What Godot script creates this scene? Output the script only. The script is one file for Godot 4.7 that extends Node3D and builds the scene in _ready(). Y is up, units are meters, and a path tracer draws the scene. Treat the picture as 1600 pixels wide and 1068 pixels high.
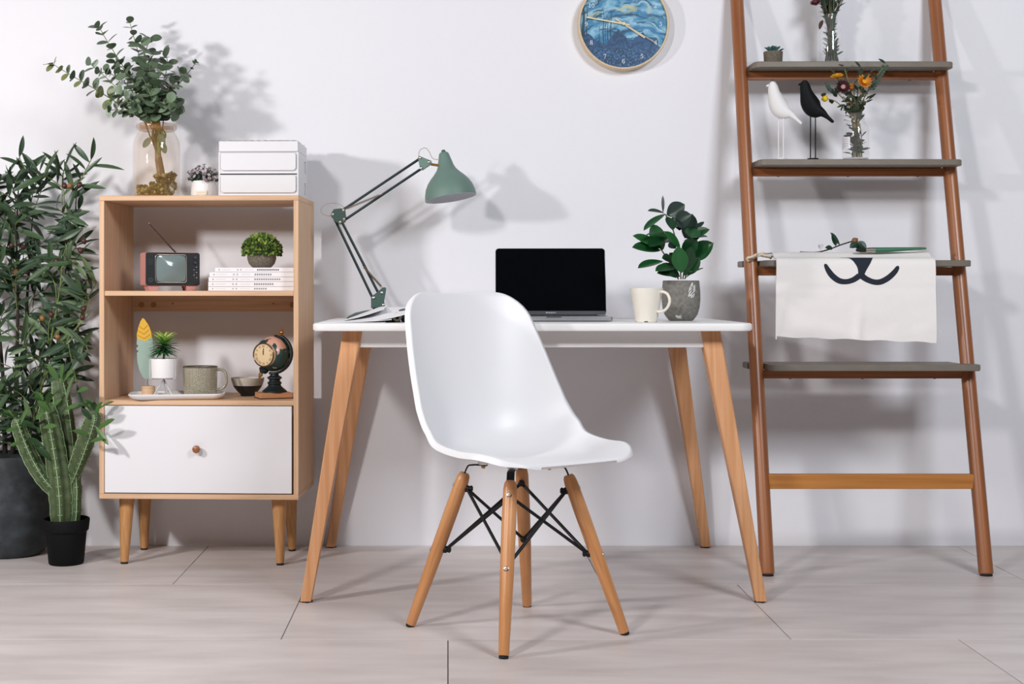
extends Node3D
# A bright white corner of a studio: cabinet, desk, chair and ladder shelf in front of a white wall.
# Layout in metres: y up, the floor at y = 0, the lens at x = 0, z = 0, the back wall at z = -4.632.

const WALL := 4.632
const EYE := 0.838
const LENS := 2200.0
var rng := RandomNumberGenerator.new()
var taken := {}
var M := {}


# ---------------------------------------------------------------- shapes
class Shape:
	var v := PackedVector3Array()
	var n := PackedVector3Array()
	var uv := PackedVector2Array()
	var col := PackedColorArray()
	var c := Color(1, 1, 1)

	func tri(a: Vector3, b: Vector3, d: Vector3, na: Vector3, nb: Vector3, nd: Vector3, ua := Vector2.ZERO, ub := Vector2.ZERO, ud := Vector2.ZERO) -> void:
		if (b - a).cross(d - a).dot(na + nb + nd) > 0.0:
			v.append(a); v.append(d); v.append(b)
			n.append(na); n.append(nd); n.append(nb)
			uv.append(ua); uv.append(ud); uv.append(ub)
		else:
			v.append(a); v.append(b); v.append(d)
			n.append(na); n.append(nb); n.append(nd)
			uv.append(ua); uv.append(ub); uv.append(ud)
		col.append(c); col.append(c); col.append(c)

	func flat(a: Vector3, b: Vector3, d: Vector3, out: Vector3) -> void:
		var k := (b - a).cross(d - a)
		if k.length_squared() < 1e-18:
			return
		k = k.normalized()
		if k.dot(out) < 0.0:
			k = -k
		tri(a, b, d, k, k, k)

	func mesh() -> ArrayMesh:
		var a := []
		a.resize(Mesh.ARRAY_MAX)
		a[Mesh.ARRAY_VERTEX] = v
		a[Mesh.ARRAY_NORMAL] = n
		a[Mesh.ARRAY_TEX_UV] = uv
		a[Mesh.ARRAY_COLOR] = col
		var m := ArrayMesh.new()
		m.add_surface_from_arrays(Mesh.PRIMITIVE_TRIANGLES, a)
		return m

	# a box with chamfered edges; texture coordinates run over its front
	func box(size: Vector3, bevel := 0.0, t := Transform3D()) -> Shape:
		var h := size * 0.5
		var b := minf(bevel, minf(h.x, minf(h.y, h.z)) * 0.98)
		var face := func(p: Vector3) -> Vector2: return Vector2(p.x / size.x + 0.5, 0.5 - p.y / size.y)
		for ax in 3:
			for s in [-1.0, 1.0]:
				var i := (ax + 1) % 3
				var j := (ax + 2) % 3
				var q := []
				for e in [[-1, -1], [1, -1], [1, 1], [-1, 1]]:
					var p := Vector3()
					p[ax] = s * h[ax]
					p[i] = e[0] * (h[i] - b)
					p[j] = e[1] * (h[j] - b)
					q.append(p)
				var no := Vector3()
				no[ax] = s
				var nn := t.basis * no
				nn = nn.normalized()
				tri(t * q[0], t * q[1], t * q[2], nn, nn, nn, face.call(q[0]), face.call(q[1]), face.call(q[2]))
				tri(t * q[0], t * q[2], t * q[3], nn, nn, nn, face.call(q[0]), face.call(q[2]), face.call(q[3]))
		if b > 0.0:
			for ax in 3:
				var i := (ax + 1) % 3
				var j := (ax + 2) % 3
				for si in [-1.0, 1.0]:
					for sj in [-1.0, 1.0]:
						var e := []
						for s in [-1.0, 1.0]:
							var p := Vector3()
							p[ax] = s * (h[ax] - b)
							p[i] = si * h[i]
							p[j] = sj * (h[j] - b)
							var r := Vector3()
							r[ax] = s * (h[ax] - b)
							r[i] = si * (h[i] - b)
							r[j] = sj * h[j]
							e.append(p)
							e.append(r)
						var ni := Vector3(); ni[i] = si
						var nj := Vector3(); nj[j] = sj
						ni = (t.basis * ni).normalized()
						nj = (t.basis * nj).normalized()
						tri(t * e[0], t * e[1], t * e[3], ni, nj, nj)
						tri(t * e[0], t * e[3], t * e[2], ni, nj, ni)
			for sx in [-1.0, 1.0]:
				for sy in [-1.0, 1.0]:
					for sz in [-1.0, 1.0]:
						var sg := Vector3(sx, sy, sz)
						var p0 := sg * Vector3(h.x, h.y - b, h.z - b)
						var p1 := sg * Vector3(h.x - b, h.y, h.z - b)
						var p2 := sg * Vector3(h.x - b, h.y - b, h.z)
						tri(t * p0, t * p1, t * p2, (t.basis * Vector3(sx, 0, 0)).normalized(), (t.basis * Vector3(0, sy, 0)).normalized(), (t.basis * Vector3(0, 0, sz)).normalized())
		return self

	# a profile of (radius, height) turned about y; corners sharper than about 35 degrees stay sharp
	func lathe(p: Array, seg := 32, t := Transform3D(), squash := 1.0) -> Shape:
		var k := p.size()
		var sn := []
		for i in k - 1:
			var d: Vector2 = p[i + 1] - p[i]
			sn.append(Vector2(d.y, -d.x).normalized() if d.length_squared() > 1e-14 else Vector2(1, 0))
		for i in k - 1:
			var n0: Vector2 = sn[i]
			var n1: Vector2 = sn[i]
			if i > 0 and sn[i - 1].dot(sn[i]) > 0.8:
				n0 = (sn[i - 1] + sn[i]).normalized()
			if i < k - 2 and sn[i + 1].dot(sn[i]) > 0.8:
				n1 = (sn[i + 1] + sn[i]).normalized()
			var a: Vector2 = p[i]
			var b: Vector2 = p[i + 1]
			for s in seg:
				var u0 := float(s) / seg
				var u1 := float(s + 1) / seg
				var c0 := cos(u0 * TAU); var s0 := sin(u0 * TAU)
				var c1 := cos(u1 * TAU); var s1 := sin(u1 * TAU)
				var q00 := t * Vector3(a.x * c0, a.y, a.x * s0 * squash)
				var q01 := t * Vector3(a.x * c1, a.y, a.x * s1 * squash)
				var q10 := t * Vector3(b.x * c0, b.y, b.x * s0 * squash)
				var q11 := t * Vector3(b.x * c1, b.y, b.x * s1 * squash)
				var m00 := (t.basis * Vector3(n0.x * c0, n0.y, n0.x * s0)).normalized()
				var m01 := (t.basis * Vector3(n0.x * c1, n0.y, n0.x * s1)).normalized()
				var m10 := (t.basis * Vector3(n1.x * c0, n1.y, n1.x * s0)).normalized()
				var m11 := (t.basis * Vector3(n1.x * c1, n1.y, n1.x * s1)).normalized()
				var v0 := 1.0 - float(i) / (k - 1)
				var v1 := 1.0 - float(i + 1) / (k - 1)
				if a.x > 1e-6:
					tri(q00, q01, q11, m00, m01, m11, Vector2(u0, v0), Vector2(u1, v0), Vector2(u1, v1))
				if b.x > 1e-6:
					tri(q00, q11, q10, m00, m11, m10, Vector2(u0, v0), Vector2(u1, v1), Vector2(u0, v1))
		return self

	# a round bar along points, with one radius for each (or one for all); capped
	func tube(pts: Array, rad, seg := 10, flatten := 1.0, hint := Vector3(0, 0, 1)) -> Shape:
		var k := pts.size()
		var rings := []
		var norms := []
		var x := Vector3()
		for i in k:
			var d: Vector3 = (pts[mini(i + 1, k - 1)] - pts[maxi(i - 1, 0)]).normalized()
			if i == 0:
				x = hint.cross(d)
				if x.length() < 0.05:
					x = Vector3(1, 0, 0).cross(d)
				x = x.normalized()
			else:
				x = (x - d * x.dot(d)).normalized()
			var y := d.cross(x)
			var r: float = rad[i] if rad is Array else rad
			var ring := []
			var nr := []
			for s in seg:
				var a := TAU * s / seg
				ring.append(pts[i] + x * cos(a) * r + y * sin(a) * r * flatten)
				nr.append((x * cos(a) + y * sin(a) / flatten).normalized())
			rings.append(ring)
			norms.append(nr)
		for i in k - 1:
			for s in seg:
				var e := (s + 1) % seg
				tri(rings[i][s], rings[i][e], rings[i + 1][e], norms[i][s], norms[i][e], norms[i + 1][e])
				tri(rings[i][s], rings[i + 1][e], rings[i + 1][s], norms[i][s], norms[i + 1][e], norms[i + 1][s])
		for end in [0, k - 1]:
			var out: Vector3 = pts[end] - pts[1 if end == 0 else k - 2]
			out = out.normalized()
			for s in seg:
				tri(pts[end], rings[end][s], rings[end][(s + 1) % seg], out, out, out)
		return self

	# an outline in x and y given thickness along z, its edges chamfered
	func prism(poly: PackedVector2Array, depth: float, bevel := 0.0, t := Transform3D()) -> Shape:
		var k := poly.size()
		var area := 0.0
		for i in k:
			area += poly[i].cross(poly[(i + 1) % k])
		if area < 0.0:
			poly.reverse()
		var lo := poly[0]
		var hi := poly[0]
		for q in poly:
			lo = lo.min(q)
			hi = hi.max(q)
		var inner := PackedVector2Array()
		var en := []
		for i in k:
			var d := (poly[(i + 1) % k] - poly[i]).normalized()
			en.append(Vector2(d.y, -d.x))
		for i in k:
			var m: Vector2 = (en[i] + en[(i + k - 1) % k]).normalized()
			inner.append(poly[i] - m * bevel / maxf(0.4, m.dot(en[i])))
		var tris := Geometry2D.triangulate_polygon(inner)
		for s in [-1.0, 1.0]:
			var no := (t.basis * Vector3(0, 0, s)).normalized()
			for i in range(0, tris.size(), 3):
				var q := []
				var w := []
				for j in 3:
					var p := inner[tris[i + j]]
					q.append(t * Vector3(p.x, p.y, s * depth / 2))
					w.append(Vector2((p.x - lo.x) / (hi.x - lo.x), 1.0 - (p.y - lo.y) / (hi.y - lo.y)))
				tri(q[0], q[1], q[2], no, no, no, w[0], w[1], w[2])
		for i in k:
			var j := (i + 1) % k
			var na: Vector2 = en[i]
			var nb: Vector2 = en[i]
			if en[(i + k - 1) % k].dot(en[i]) > 0.75:
				na = (en[(i + k - 1) % k] + en[i]).normalized()
			if en[j].dot(en[i]) > 0.75:
				nb = (en[j] + en[i]).normalized()
			var n3a := (t.basis * Vector3(na.x, na.y, 0)).normalized()
			var n3b := (t.basis * Vector3(nb.x, nb.y, 0)).normalized()
			var z := depth / 2 - bevel
			var a0 := t * Vector3(poly[i].x, poly[i].y, -z)
			var a1 := t * Vector3(poly[i].x, poly[i].y, z)
			var b0 := t * Vector3(poly[j].x, poly[j].y, -z)
			var b1 := t * Vector3(poly[j].x, poly[j].y, z)
			tri(a0, b0, b1, n3a, n3b, n3b)
			tri(a0, b1, a1, n3a, n3b, n3a)
			if bevel > 0.0:
				for s in [-1.0, 1.0]:
					var no := (t.basis * Vector3(0, 0, s)).normalized()
					var o0 := t * Vector3(poly[i].x, poly[i].y, s * z)
					var o1 := t * Vector3(poly[j].x, poly[j].y, s * z)
					var i0 := t * Vector3(inner[i].x, inner[i].y, s * depth / 2)
					var i1 := t * Vector3(inner[j].x, inner[j].y, s * depth / 2)
					tri(o0, o1, i1, n3a, n3b, no)
					tri(o0, i1, i0, n3a, no, no)
		return self

	# a smooth sheet through rows of points; thick > 0 gives it a second side and a rim
	func sheet(rows: Array, thick := 0.0, around := false) -> Shape:
		var r := rows.size()
		var c2: int = rows[0].size()
		var nm := []
		for i in r:
			var line := []
			for j in c2:
				var du: Vector3 = rows[mini(i + 1, r - 1)][j] - rows[maxi(i - 1, 0)][j]
				var jl := (j + c2 - 1) % c2 if around else maxi(j - 1, 0)
				var jr := (j + 1) % c2 if around else mini(j + 1, c2 - 1)
				var dv: Vector3 = rows[i][jr] - rows[i][jl]
				line.append(du.cross(dv).normalized())
			nm.append(line)
		var last := c2 if around else c2 - 1
		for i in r - 1:
			for j in last:
				var e := (j + 1) % c2
				for side in ([1.0, -1.0] if thick > 0.0 else [1.0]):
					var o: float = thick * 0.5 * side
					var w := []
					var m := []
					var t2 := []
					for q in [[i, j], [i, e], [i + 1, e], [i + 1, j]]:
						w.append(rows[q[0]][q[1]] + nm[q[0]][q[1]] * o)
						m.append(nm[q[0]][q[1]] * side)
						t2.append(Vector2(float(q[1]) / (c2 - 1), float(q[0]) / (r - 1)))
					tri(w[0], w[1], w[2], m[0], m[1], m[2], t2[0], t2[1], t2[2])
					tri(w[0], w[2], w[3], m[0], m[2], m[3], t2[0], t2[2], t2[3])
		if thick > 0.0:
			var edge := []
			for j in c2: edge.append([0, j])
			for i in range(1, r): edge.append([i, c2 - 1])
			for j in range(c2 - 2, -1, -1): edge.append([r - 1, j])
			for i in range(r - 2, 0, -1): edge.append([i, 0])
			var mid: Vector3 = rows[r / 2][c2 / 2]
			for q in edge.size():
				var a = edge[q]
				var b = edge[(q + 1) % edge.size()]
				var pa: Vector3 = rows[a[0]][a[1]]
				var pb: Vector3 = rows[b[0]][b[1]]
				var oa: Vector3 = nm[a[0]][a[1]] * thick * 0.5
				var ob: Vector3 = nm[b[0]][b[1]] * thick * 0.5
				var out := (pb - pa).cross(oa)
				if out.length_squared() < 1e-16:
					continue
				var back := Vector3()
				if a[0] == b[0]:
					back = pa - rows[1 if a[0] == 0 else r - 2][a[1]]
				else:
					back = pa - rows[a[0]][1 if a[1] == 0 else c2 - 2]
				if out.dot(back) < 0.0:
					out = -out
				flat(pa + oa, pb + ob, pb - ob, out)
				flat(pa + oa, pb - ob, pa - oa, out)
		return self

	func ball(r: Vector3, t := Transform3D(), seg := 16, rings := 9) -> Shape:
		var p := []
		for i in rings + 1:
			var a := -PI / 2 + PI * i / rings
			p.append(Vector2(maxf(cos(a), 0.0), sin(a)))
		p[0].x = 0.0
		p[rings].x = 0.0
		var b := Basis(t.basis.x * r.x, t.basis.y * r.y, t.basis.z * r.z)
		return lathe(p, seg, Transform3D(b, t.origin))


# ---------------------------------------------------------------- nodes
func at(x: float, y: float, depth: float) -> Vector3:   # metres from a sight line and a distance from the lens
	return Vector3((x - 700.0) * depth / LENS, EYE - (y - 454.0) * depth / LENS, -depth)

func numbered(called: String) -> String:
	var k: int = taken.get(called, 0)
	taken[called] = k + 1
	return called if k == 0 else "%s_%03d" % [called, k]

func tag(o: Node3D, label: String, category: String, group := "", kind := "") -> Node3D:
	if label: o.set_meta("label", label)
	if category: o.set_meta("category", category)
	if group: o.set_meta("group", group)
	if kind: o.set_meta("kind", kind)
	return o

func thing(called: String, label: String, category: String, where := Vector3.ZERO, turn := 0.0, group := "") -> Node3D:
	var o := Node3D.new()
	o.name = numbered(called)
	add_child(o)
	o.position = where
	o.rotation.y = deg_to_rad(turn)
	tag(o, label, category, group)
	return o

func part(called: String, shape, material: Material, parent: Node3D, where := Vector3.ZERO, turn := Basis()) -> MeshInstance3D:
	var o := MeshInstance3D.new()
	o.name = called
	o.mesh = shape.mesh() if shape is Shape else shape
	o.material_override = material
	parent.add_child(o, true)
	o.transform = Transform3D(turn, where)
	return o

func structure(called: String, shape, material: Material) -> MeshInstance3D:
	var o := part(called, shape, material, self)
	o.set_meta("kind", "structure")
	return o

func upright(dir: Vector3, face := Vector3(0, 0, 1)) -> Basis:   # y along dir, z near face
	var y := dir.normalized()
	var x := y.cross(face)
	if x.length() < 0.02:
		x = y.cross(Vector3(0.3, 0.9, 0.2))
	x = x.normalized()
	return Basis(x, y, x.cross(y))

func bar(called: String, a: Vector3, b: Vector3, r, material: Material, parent: Node3D, seg := 14) -> MeshInstance3D:
	# a round bar from a to b with its grain along it; r is one radius or [at a, at b]
	var l := a.distance_to(b)
	var r0: float = r[0] if r is Array else r
	var r1: float = r[1] if r is Array else r
	var e := minf(0.003, minf(r0, r1) * 0.4)
	var s := Shape.new().lathe([Vector2(0, -l / 2), Vector2(r0 - e, -l / 2), Vector2(r0, -l / 2 + e), Vector2(r1, l / 2 - e), Vector2(r1 - e, l / 2), Vector2(0, l / 2)], seg)
	return part(called, s, material, parent, (a + b) * 0.5, upright(b - a))

func smooth(pts: Array, steps := 6) -> Array:   # Catmull-Rom through points
	var out := []
	for i in pts.size() - 1:
		var p0 = pts[maxi(i - 1, 0)]
		var p1 = pts[i]
		var p2 = pts[i + 1]
		var p3 = pts[mini(i + 2, pts.size() - 1)]
		for s in steps:
			var t := float(s) / steps
			out.append(0.5 * (2.0 * p1 + (p2 - p0) * t + (2.0 * p0 - 5.0 * p1 + 4.0 * p2 - p3) * t * t + (3.0 * p1 - p0 - 3.0 * p2 + p3) * t * t * t))
	out.append(pts[-1])
	return out

func rounded(w: float, h: float, r: float, steps := 5) -> PackedVector2Array:
	var p := PackedVector2Array()
	for q in 4:
		var cx := (w / 2 - r) * (1 if q == 0 or q == 3 else -1)
		var cy := (h / 2 - r) * (1 if q < 2 else -1)
		for s in steps + 1:
			var a := PI / 2 * (q + float(s) / steps)
			p.append(Vector2(cx + cos(a) * r, cy + sin(a) * r))
	return p

# a leaf along +y, facing +z: folded at the rib, bent back at the tip; belly is where it is widest (0 to 1)
func leaf(length: float, width: float, belly := 0.45, bend := 0.15, fold := 0.12, long := 7, fullness := 0.75) -> ArrayMesh:
	var rows := []
	for i in long + 1:
		var t := float(i) / long
		var k := pow(t, log(0.5) / log(belly))
		var w := maxf(pow(maxf(sin(PI * k), 0.0), fullness), 0.04 if i < long else 0.01) * width * 0.5
		var z := -bend * length * t * t
		var row := []
		for j in 5:
			var s := (j - 2) / 2.0
			row.append(Vector3(w * s, length * t * (1.0 - 0.25 * bend * t), z + absf(s) * w * fold * 2.0))
		rows.append(row)
	return Shape.new().sheet(rows, maxf(0.0006, width * 0.012)).mesh()


# ---------------------------------------------------------------- materials
func grain(size: int, fx: float, fy: float, stops: Array, seed_at: int, octaves := 4, warp := 0.0) -> ImageTexture:
	# tileable noise stretched by fx, fy (waves across the picture), coloured through a ramp of sRGB stops
	var nz := FastNoiseLite.new()
	nz.seed = seed_at
	nz.noise_type = FastNoiseLite.TYPE_SIMPLEX_SMOOTH
	nz.frequency = 1.0
	nz.fractal_octaves = octaves
	nz.domain_warp_enabled = warp > 0.0
	nz.domain_warp_amplitude = warp
	nz.domain_warp_frequency = 0.7
	var g := Gradient.new()
	g.offsets = PackedFloat32Array(stops.map(func(s): return s[0]))
	g.colors = PackedColorArray(stops.map(func(s): return s[1]))
	var im := Image.create(size, size, false, Image.FORMAT_RGB8)
	for y in size:
		var ty := float(y) / size
		for x in size:
			var tx := float(x) / size
			var a := nz.get_noise_2d(tx * fx, ty * fy)
			if tx > 0.8:
				a = lerpf(a, nz.get_noise_2d((tx - 1.0) * fx, ty * fy), (tx - 0.8) * 5.0)
			if ty > 0.8:
				var b := nz.get_noise_2d(tx * fx, (ty - 1.0) * fy)
				if tx > 0.8:
					b = lerpf(b, nz.get_noise_2d((tx - 1.0) * fx, (ty - 1.0) * fy), (tx - 0.8) * 5.0)
				a = lerpf(a, b, (ty - 0.8) * 5.0)
			im.set_pixel(x, y, g.sample(clampf(a * 0.75 + 0.5, 0.0, 1.0)))
	return ImageTexture.create_from_image(im)

func paint(color: Color, rough := 0.6, more := {}) -> StandardMaterial3D:
	var m := StandardMaterial3D.new()
	m.albedo_color = color
	m.roughness = rough
	for k in more:
		m.set(k, more[k])
	return m

func covered(tex: Texture2D, scale: Vector3, rough := 0.6, world := false, more := {}) -> StandardMaterial3D:
	var m := paint(Color.WHITE, rough, more)
	m.albedo_texture = tex
	m.uv1_triplanar = true
	m.uv1_world_triplanar = world
	m.uv1_scale = scale
	m.uv1_offset = Vector3(0.43, 0.41, 0.47)
	return m

func hexa(s: String) -> Color:
	return Color.html(s)

func ramp(a: String, b: String, c := "") -> Array:
	return [[0.0, hexa(a)], [1.0, hexa(b)]] if c == "" else [[0.0, hexa(a)], [0.5, hexa(b)], [1.0, hexa(c)]]

func make_materials() -> void:
	M.wall = paint(hexa("eaeaee"), 0.85)
	M.wall.uv1_triplanar = true
	M.wall.uv1_world_triplanar = true
	M.wall.uv1_scale = Vector3(3, 3, 3)
	M.wall.normal_enabled = true
	M.wall.normal_texture = weave()
	M.wall.normal_scale = 0.12
	M.plain_white = paint(hexa("f2f1f0"), 0.8)
	M.studio_grey = paint(hexa("6f6a66"), 0.9)
	var stone := grain(512, 5, 22, ramp("c2b9b6", "cfc6c3", "d9d1ce"), 11, 5, 0.5)
	M.tiles = []
	for k in 3:
		var t := covered(stone, Vector3(0.42, 0.42, 0.42), 0.42, true)
		t.uv1_offset = Vector3(0.31 * k, 0.0, 0.37 * k)
		t.albedo_color = [Color(1, 1, 1), Color(0.97, 0.97, 0.97), Color(0.985, 0.98, 0.975)][k]
		M.tiles.append(t)
	M.grout = paint(hexa("6f6a66"), 0.9)
	# woods: the grain runs along y (posts) or along x (boards)
	var oak_v := grain(512, 70, 2.5, ramp("c69f7b", "d4ae8b", "dcb998"), 21, 4)
	var oak_h := grain(512, 2.5, 70, ramp("c69f7b", "d4ae8b", "dcb998"), 21, 4)
	M.oak_v = covered(oak_v, Vector3(1.2, 1.2, 1.2), 0.55)
	M.oak_h = covered(oak_h, Vector3(1.2, 1.2, 1.2), 0.55)
	var leg_w := grain(256, 60, 3, ramp("a87442", "bd8a56", "cb9a66"), 31, 4)
	M.leg_wood = covered(leg_w, Vector3(3, 3, 3), 0.45)
	var beech := grain(512, 55, 1.6, ramp("c08757", "cf9769", "d9a479"), 41, 3)
	M.beech = covered(beech, Vector3(1.3, 1.3, 1.3), 0.5)
	var dowel := grain(512, 40, 2.0, ramp("b97c48", "c88a55", "d29a66"), 47, 3)
	M.dowel = covered(dowel, Vector3(2, 2, 2), 0.38, false, {"clearcoat_enabled": true, "clearcoat": 0.25, "clearcoat_roughness": 0.3})
	var brown_v := grain(512, 50, 1.5, ramp("7f4a2a", "965b33", "a4693f"), 51, 3)
	var brown_h := grain(512, 1.5, 50, ramp("7f4a2a", "965b33", "a4693f"), 51, 3)
	M.brown_v = covered(brown_v, Vector3(1, 1, 1), 0.36, false, {"clearcoat_enabled": true, "clearcoat": 0.3, "clearcoat_roughness": 0.3})
	M.brown_h = covered(brown_h, Vector3(1, 1, 1), 0.4)
	M.amber_h = covered(grain(256, 1.5, 40, ramp("a96a2c", "bd7c3a", "c68848"), 57, 3), Vector3(1, 1, 1), 0.4)
	M.board = covered(grain(256, 8, 8, ramp("756d62", "7e766a"), 61, 3), Vector3(2, 2, 2), 0.5)
	M.white_lacquer = paint(hexa("f0efee"), 0.42)
	M.drawer_white = paint(hexa("e6e5e8"), 0.5)
	M.shell = paint(hexa("eeeef0"), 0.38)
	M.plastic_white = paint(hexa("dfdee0"), 0.45)
	M.black_metal = paint(hexa("17191b"), 0.45, {"metallic": 0.4})
	M.rubber = paint(hexa("121314"), 0.8)
	M.steel = paint(hexa("b9b4ac"), 0.28, {"metallic": 1.0})
	M.spring = paint(hexa("8d7d68"), 0.35, {"metallic": 0.8})
	M.lamp_green = paint(hexa("6a857b"), 0.5)
	M.lamp_dark = paint(hexa("3f5a52"), 0.45)
	M.lamp_bar = paint(hexa("1f3032"), 0.3, {"metallic": 0.3})
	M.shade_inside = paint(hexa("d9dbe2"), 0.5)
	M.cord = paint(hexa("b8a99b"), 0.5)
	M.brass = paint(hexa("b98a4b"), 0.32, {"metallic": 0.9})
	M.aluminium = paint(hexa("b9bcc0"), 0.32, {"metallic": 0.9})
	M.screen_black = paint(hexa("04070a"), 0.08)
	M.bezel = paint(hexa("3b3f45"), 0.35)
	M.glass = paint(Color(0.96, 0.97, 0.97, 0.06), 0.03, {"transparency": BaseMaterial3D.TRANSPARENCY_ALPHA})
	M.amber_glass = paint(Color(0.84, 0.66, 0.40, 0.16), 0.03, {"transparency": BaseMaterial3D.TRANSPARENCY_ALPHA})
	M.amber_rim = paint(Color(0.76, 0.55, 0.30, 0.32), 0.04, {"transparency": BaseMaterial3D.TRANSPARENCY_ALPHA})
	M.soil = covered(grain(128, 30, 30, ramp("1c1713", "3a2f26"), 71, 3), Vector3(6, 6, 6), 0.95)
	M.slate = covered(grain(512, 9, 9, ramp("1e2225", "2d3235", "464c50"), 73, 5, 0.4), Vector3(1.6, 1.6, 1.6), 0.75)
	M.pot_black = paint(hexa("0b0d0e"), 0.7, {"metallic_specular": 0.3})
	M.concrete = covered(grain(256, 14, 14, ramp("63605a", "7b7871", "8b8880"), 79, 5), Vector3(5, 5, 5), 0.85)
	M.stone_pot = covered(grain(256, 20, 30, ramp("4f473d", "6e6558", "8d8474"), 83, 5), Vector3(6, 6, 6), 0.9)
	M.speckle = covered(grain(256, 60, 60, [[0.0, hexa("4f4a3c")], [0.30, hexa("5f5a4a")], [0.36, hexa("a19b88")], [0.7, hexa("a8a28f")], [1.0, hexa("b5af9d")]], 89, 3), Vector3(5, 5, 5), 0.3, false, {"clearcoat_enabled": true, "clearcoat": 0.5, "clearcoat_roughness": 0.12})
	M.speckle_rim = paint(hexa("5c5546"), 0.35)
	M.cream = paint(hexa("e6e0d3"), 0.35)
	M.cream_grey = covered(grain(128, 18, 18, ramp("b5aca0", "c9c1b6"), 91, 4), Vector3(8, 8, 8), 0.5)
	M.ceramic = paint(hexa("efedec"), 0.25)
	M.navy = paint(hexa("12181f"), 0.35)
	M.linen = covered(grain(256, 90, 90, ramp("ebe6e2", "f5f2ef"), 93, 2), Vector3(4, 4, 4), 0.9)
	M.print_black = paint(hexa("1b2330"), 0.85)
	M.rope = paint(hexa("d8c9b4"), 0.9)
	M.paper = paint(hexa("f0f0f2"), 0.75)
	M.teal = paint(hexa("2f4a49"), 0.55)
	M.stem_green = paint(hexa("6a7d45"), 0.6)
	M.stem_brown = paint(hexa("6b5238"), 0.8)
	M.trunk = paint(hexa("2e2620"), 0.85)
	M.olive_leaf = [leaf_paint("30472f", 0.42), leaf_paint("41593a", 0.42), leaf_paint("273b29", 0.45), leaf_paint("5f7650", 0.45)]
	M.gum_leaf = [leaf_paint("55684f", 0.5), leaf_paint("687c62", 0.5), leaf_paint("435540", 0.5), leaf_paint("9dad9a", 0.55), leaf_paint("7b8350", 0.5)]
	M.ficus_leaf = [leaf_paint("134a20", 0.34), leaf_paint("1a5a26", 0.34), leaf_paint("22372f", 0.36), leaf_paint("0e3a1b", 0.34)]
	M.cactus_leaf = [leaf_paint("4c6f38", 0.4), leaf_paint("324f2e", 0.4)]
	M.cactus = covered(grain(256, 8, 8, ramp("3c4b30", "4d5d3c", "5c6c46"), 97, 4), Vector3(4, 4, 4), 0.55)
	M.cactus_rib = paint(hexa("9cbf8d"), 0.6)
	M.spine = paint(hexa("241d16"), 0.6)
	M.olive_fruit = paint(hexa("4a2a26"), 0.35)
	M.olive_ripe = paint(hexa("8c6238"), 0.35)

func leaf_paint(c: String, rough: float) -> StandardMaterial3D:
	var m := paint(hexa(c), rough)
	m.backlight_enabled = true
	m.backlight = hexa(c) * 0.35
	return m

func weave() -> ImageTexture:   # fine cloth-like relief of the wall paper
	var nz := FastNoiseLite.new()
	nz.seed = 3
	nz.frequency = 1.0
	nz.fractal_octaves = 3
	var im := Image.create(256, 256, false, Image.FORMAT_RGB8)
	for y in 256:
		for x in 256:
			var v := 0.5 + 0.25 * nz.get_noise_2d(x * 0.04, y * 0.5) + 0.25 * nz.get_noise_2d(x * 0.5 + 90.0, y * 0.04)
			im.set_pixel(x, y, Color(v, v, v))
	im.bump_map_to_normal_map(3.0)
	return ImageTexture.create_from_image(im)


# ---------------------------------------------------------------- the scene
func _ready() -> void:
	rng.seed = 7
	# camera: level, looking straight at the wall, lens shifted right and down
	var cam := Camera3D.new()
	cam.name = "camera"
	add_child(cam)
	cam.position = Vector3(0, EYE, 0)
	cam.projection = Camera3D.PROJECTION_FRUSTUM
	cam.near = 0.05
	cam.far = 60.0
	cam.size = cam.near * 1068.0 / LENS
	cam.frustum_offset = Vector2(cam.near * 100.0 / LENS, -cam.near * 80.0 / LENS)
	cam.current = true
	var env := Environment.new()
	env.background_mode = Environment.BG_COLOR
	env.background_color = Color(0.5, 0.5, 0.52)
	env.tonemap_mode = Environment.TONE_MAPPER_LINEAR
	env.tonemap_exposure = 1.0
	env.sdfgi_enabled = true
	env.ssao_enabled = true
	env.ssil_enabled = true
	var we := WorldEnvironment.new()
	we.name = "environment"
	we.environment = env
	add_child(we)
	make_materials()
	# three studio lamps: a small hard one far left, a raised one front left, a soft one raised front right
	studio_lamp("compact studio lamp far left of the plants", Vector3(-2.2, 1.54, -2.53), Vector3(-0.3, 0.9, -WALL), Vector2(0.15, 0.15), Color(1.0, 0.985, 0.985), 3.35)
	studio_lamp("raised studio lamp in front on the left", Vector3(-1.75, 2.6, -0.3), Vector3(0.5, 0.1, -4.0), Vector2(0.35, 0.35), Color(1.0, 0.985, 0.98), 6.8)
	studio_lamp("raised studio softbox in front on the right", Vector3(1.95, 2.7, -0.95), Vector3(1.4, 1.0, -4.6), Vector2(0.9, 0.9), Color(0.95, 0.97, 1.0), 8.0)
	build_room()
	build_cabinet()
	build_desk()
	build_chair()
	build_ladder()
	build_olive()
	build_cactus()
	build_lamp()
	build_laptop()
	build_clock()
	build_desk_things()
	build_desk_plant()
	build_gum_jar()
	build_cabinet_top()
	build_upper_shelf()
	build_lower_shelf()
	build_ladder_things()
	build_bag()


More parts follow.
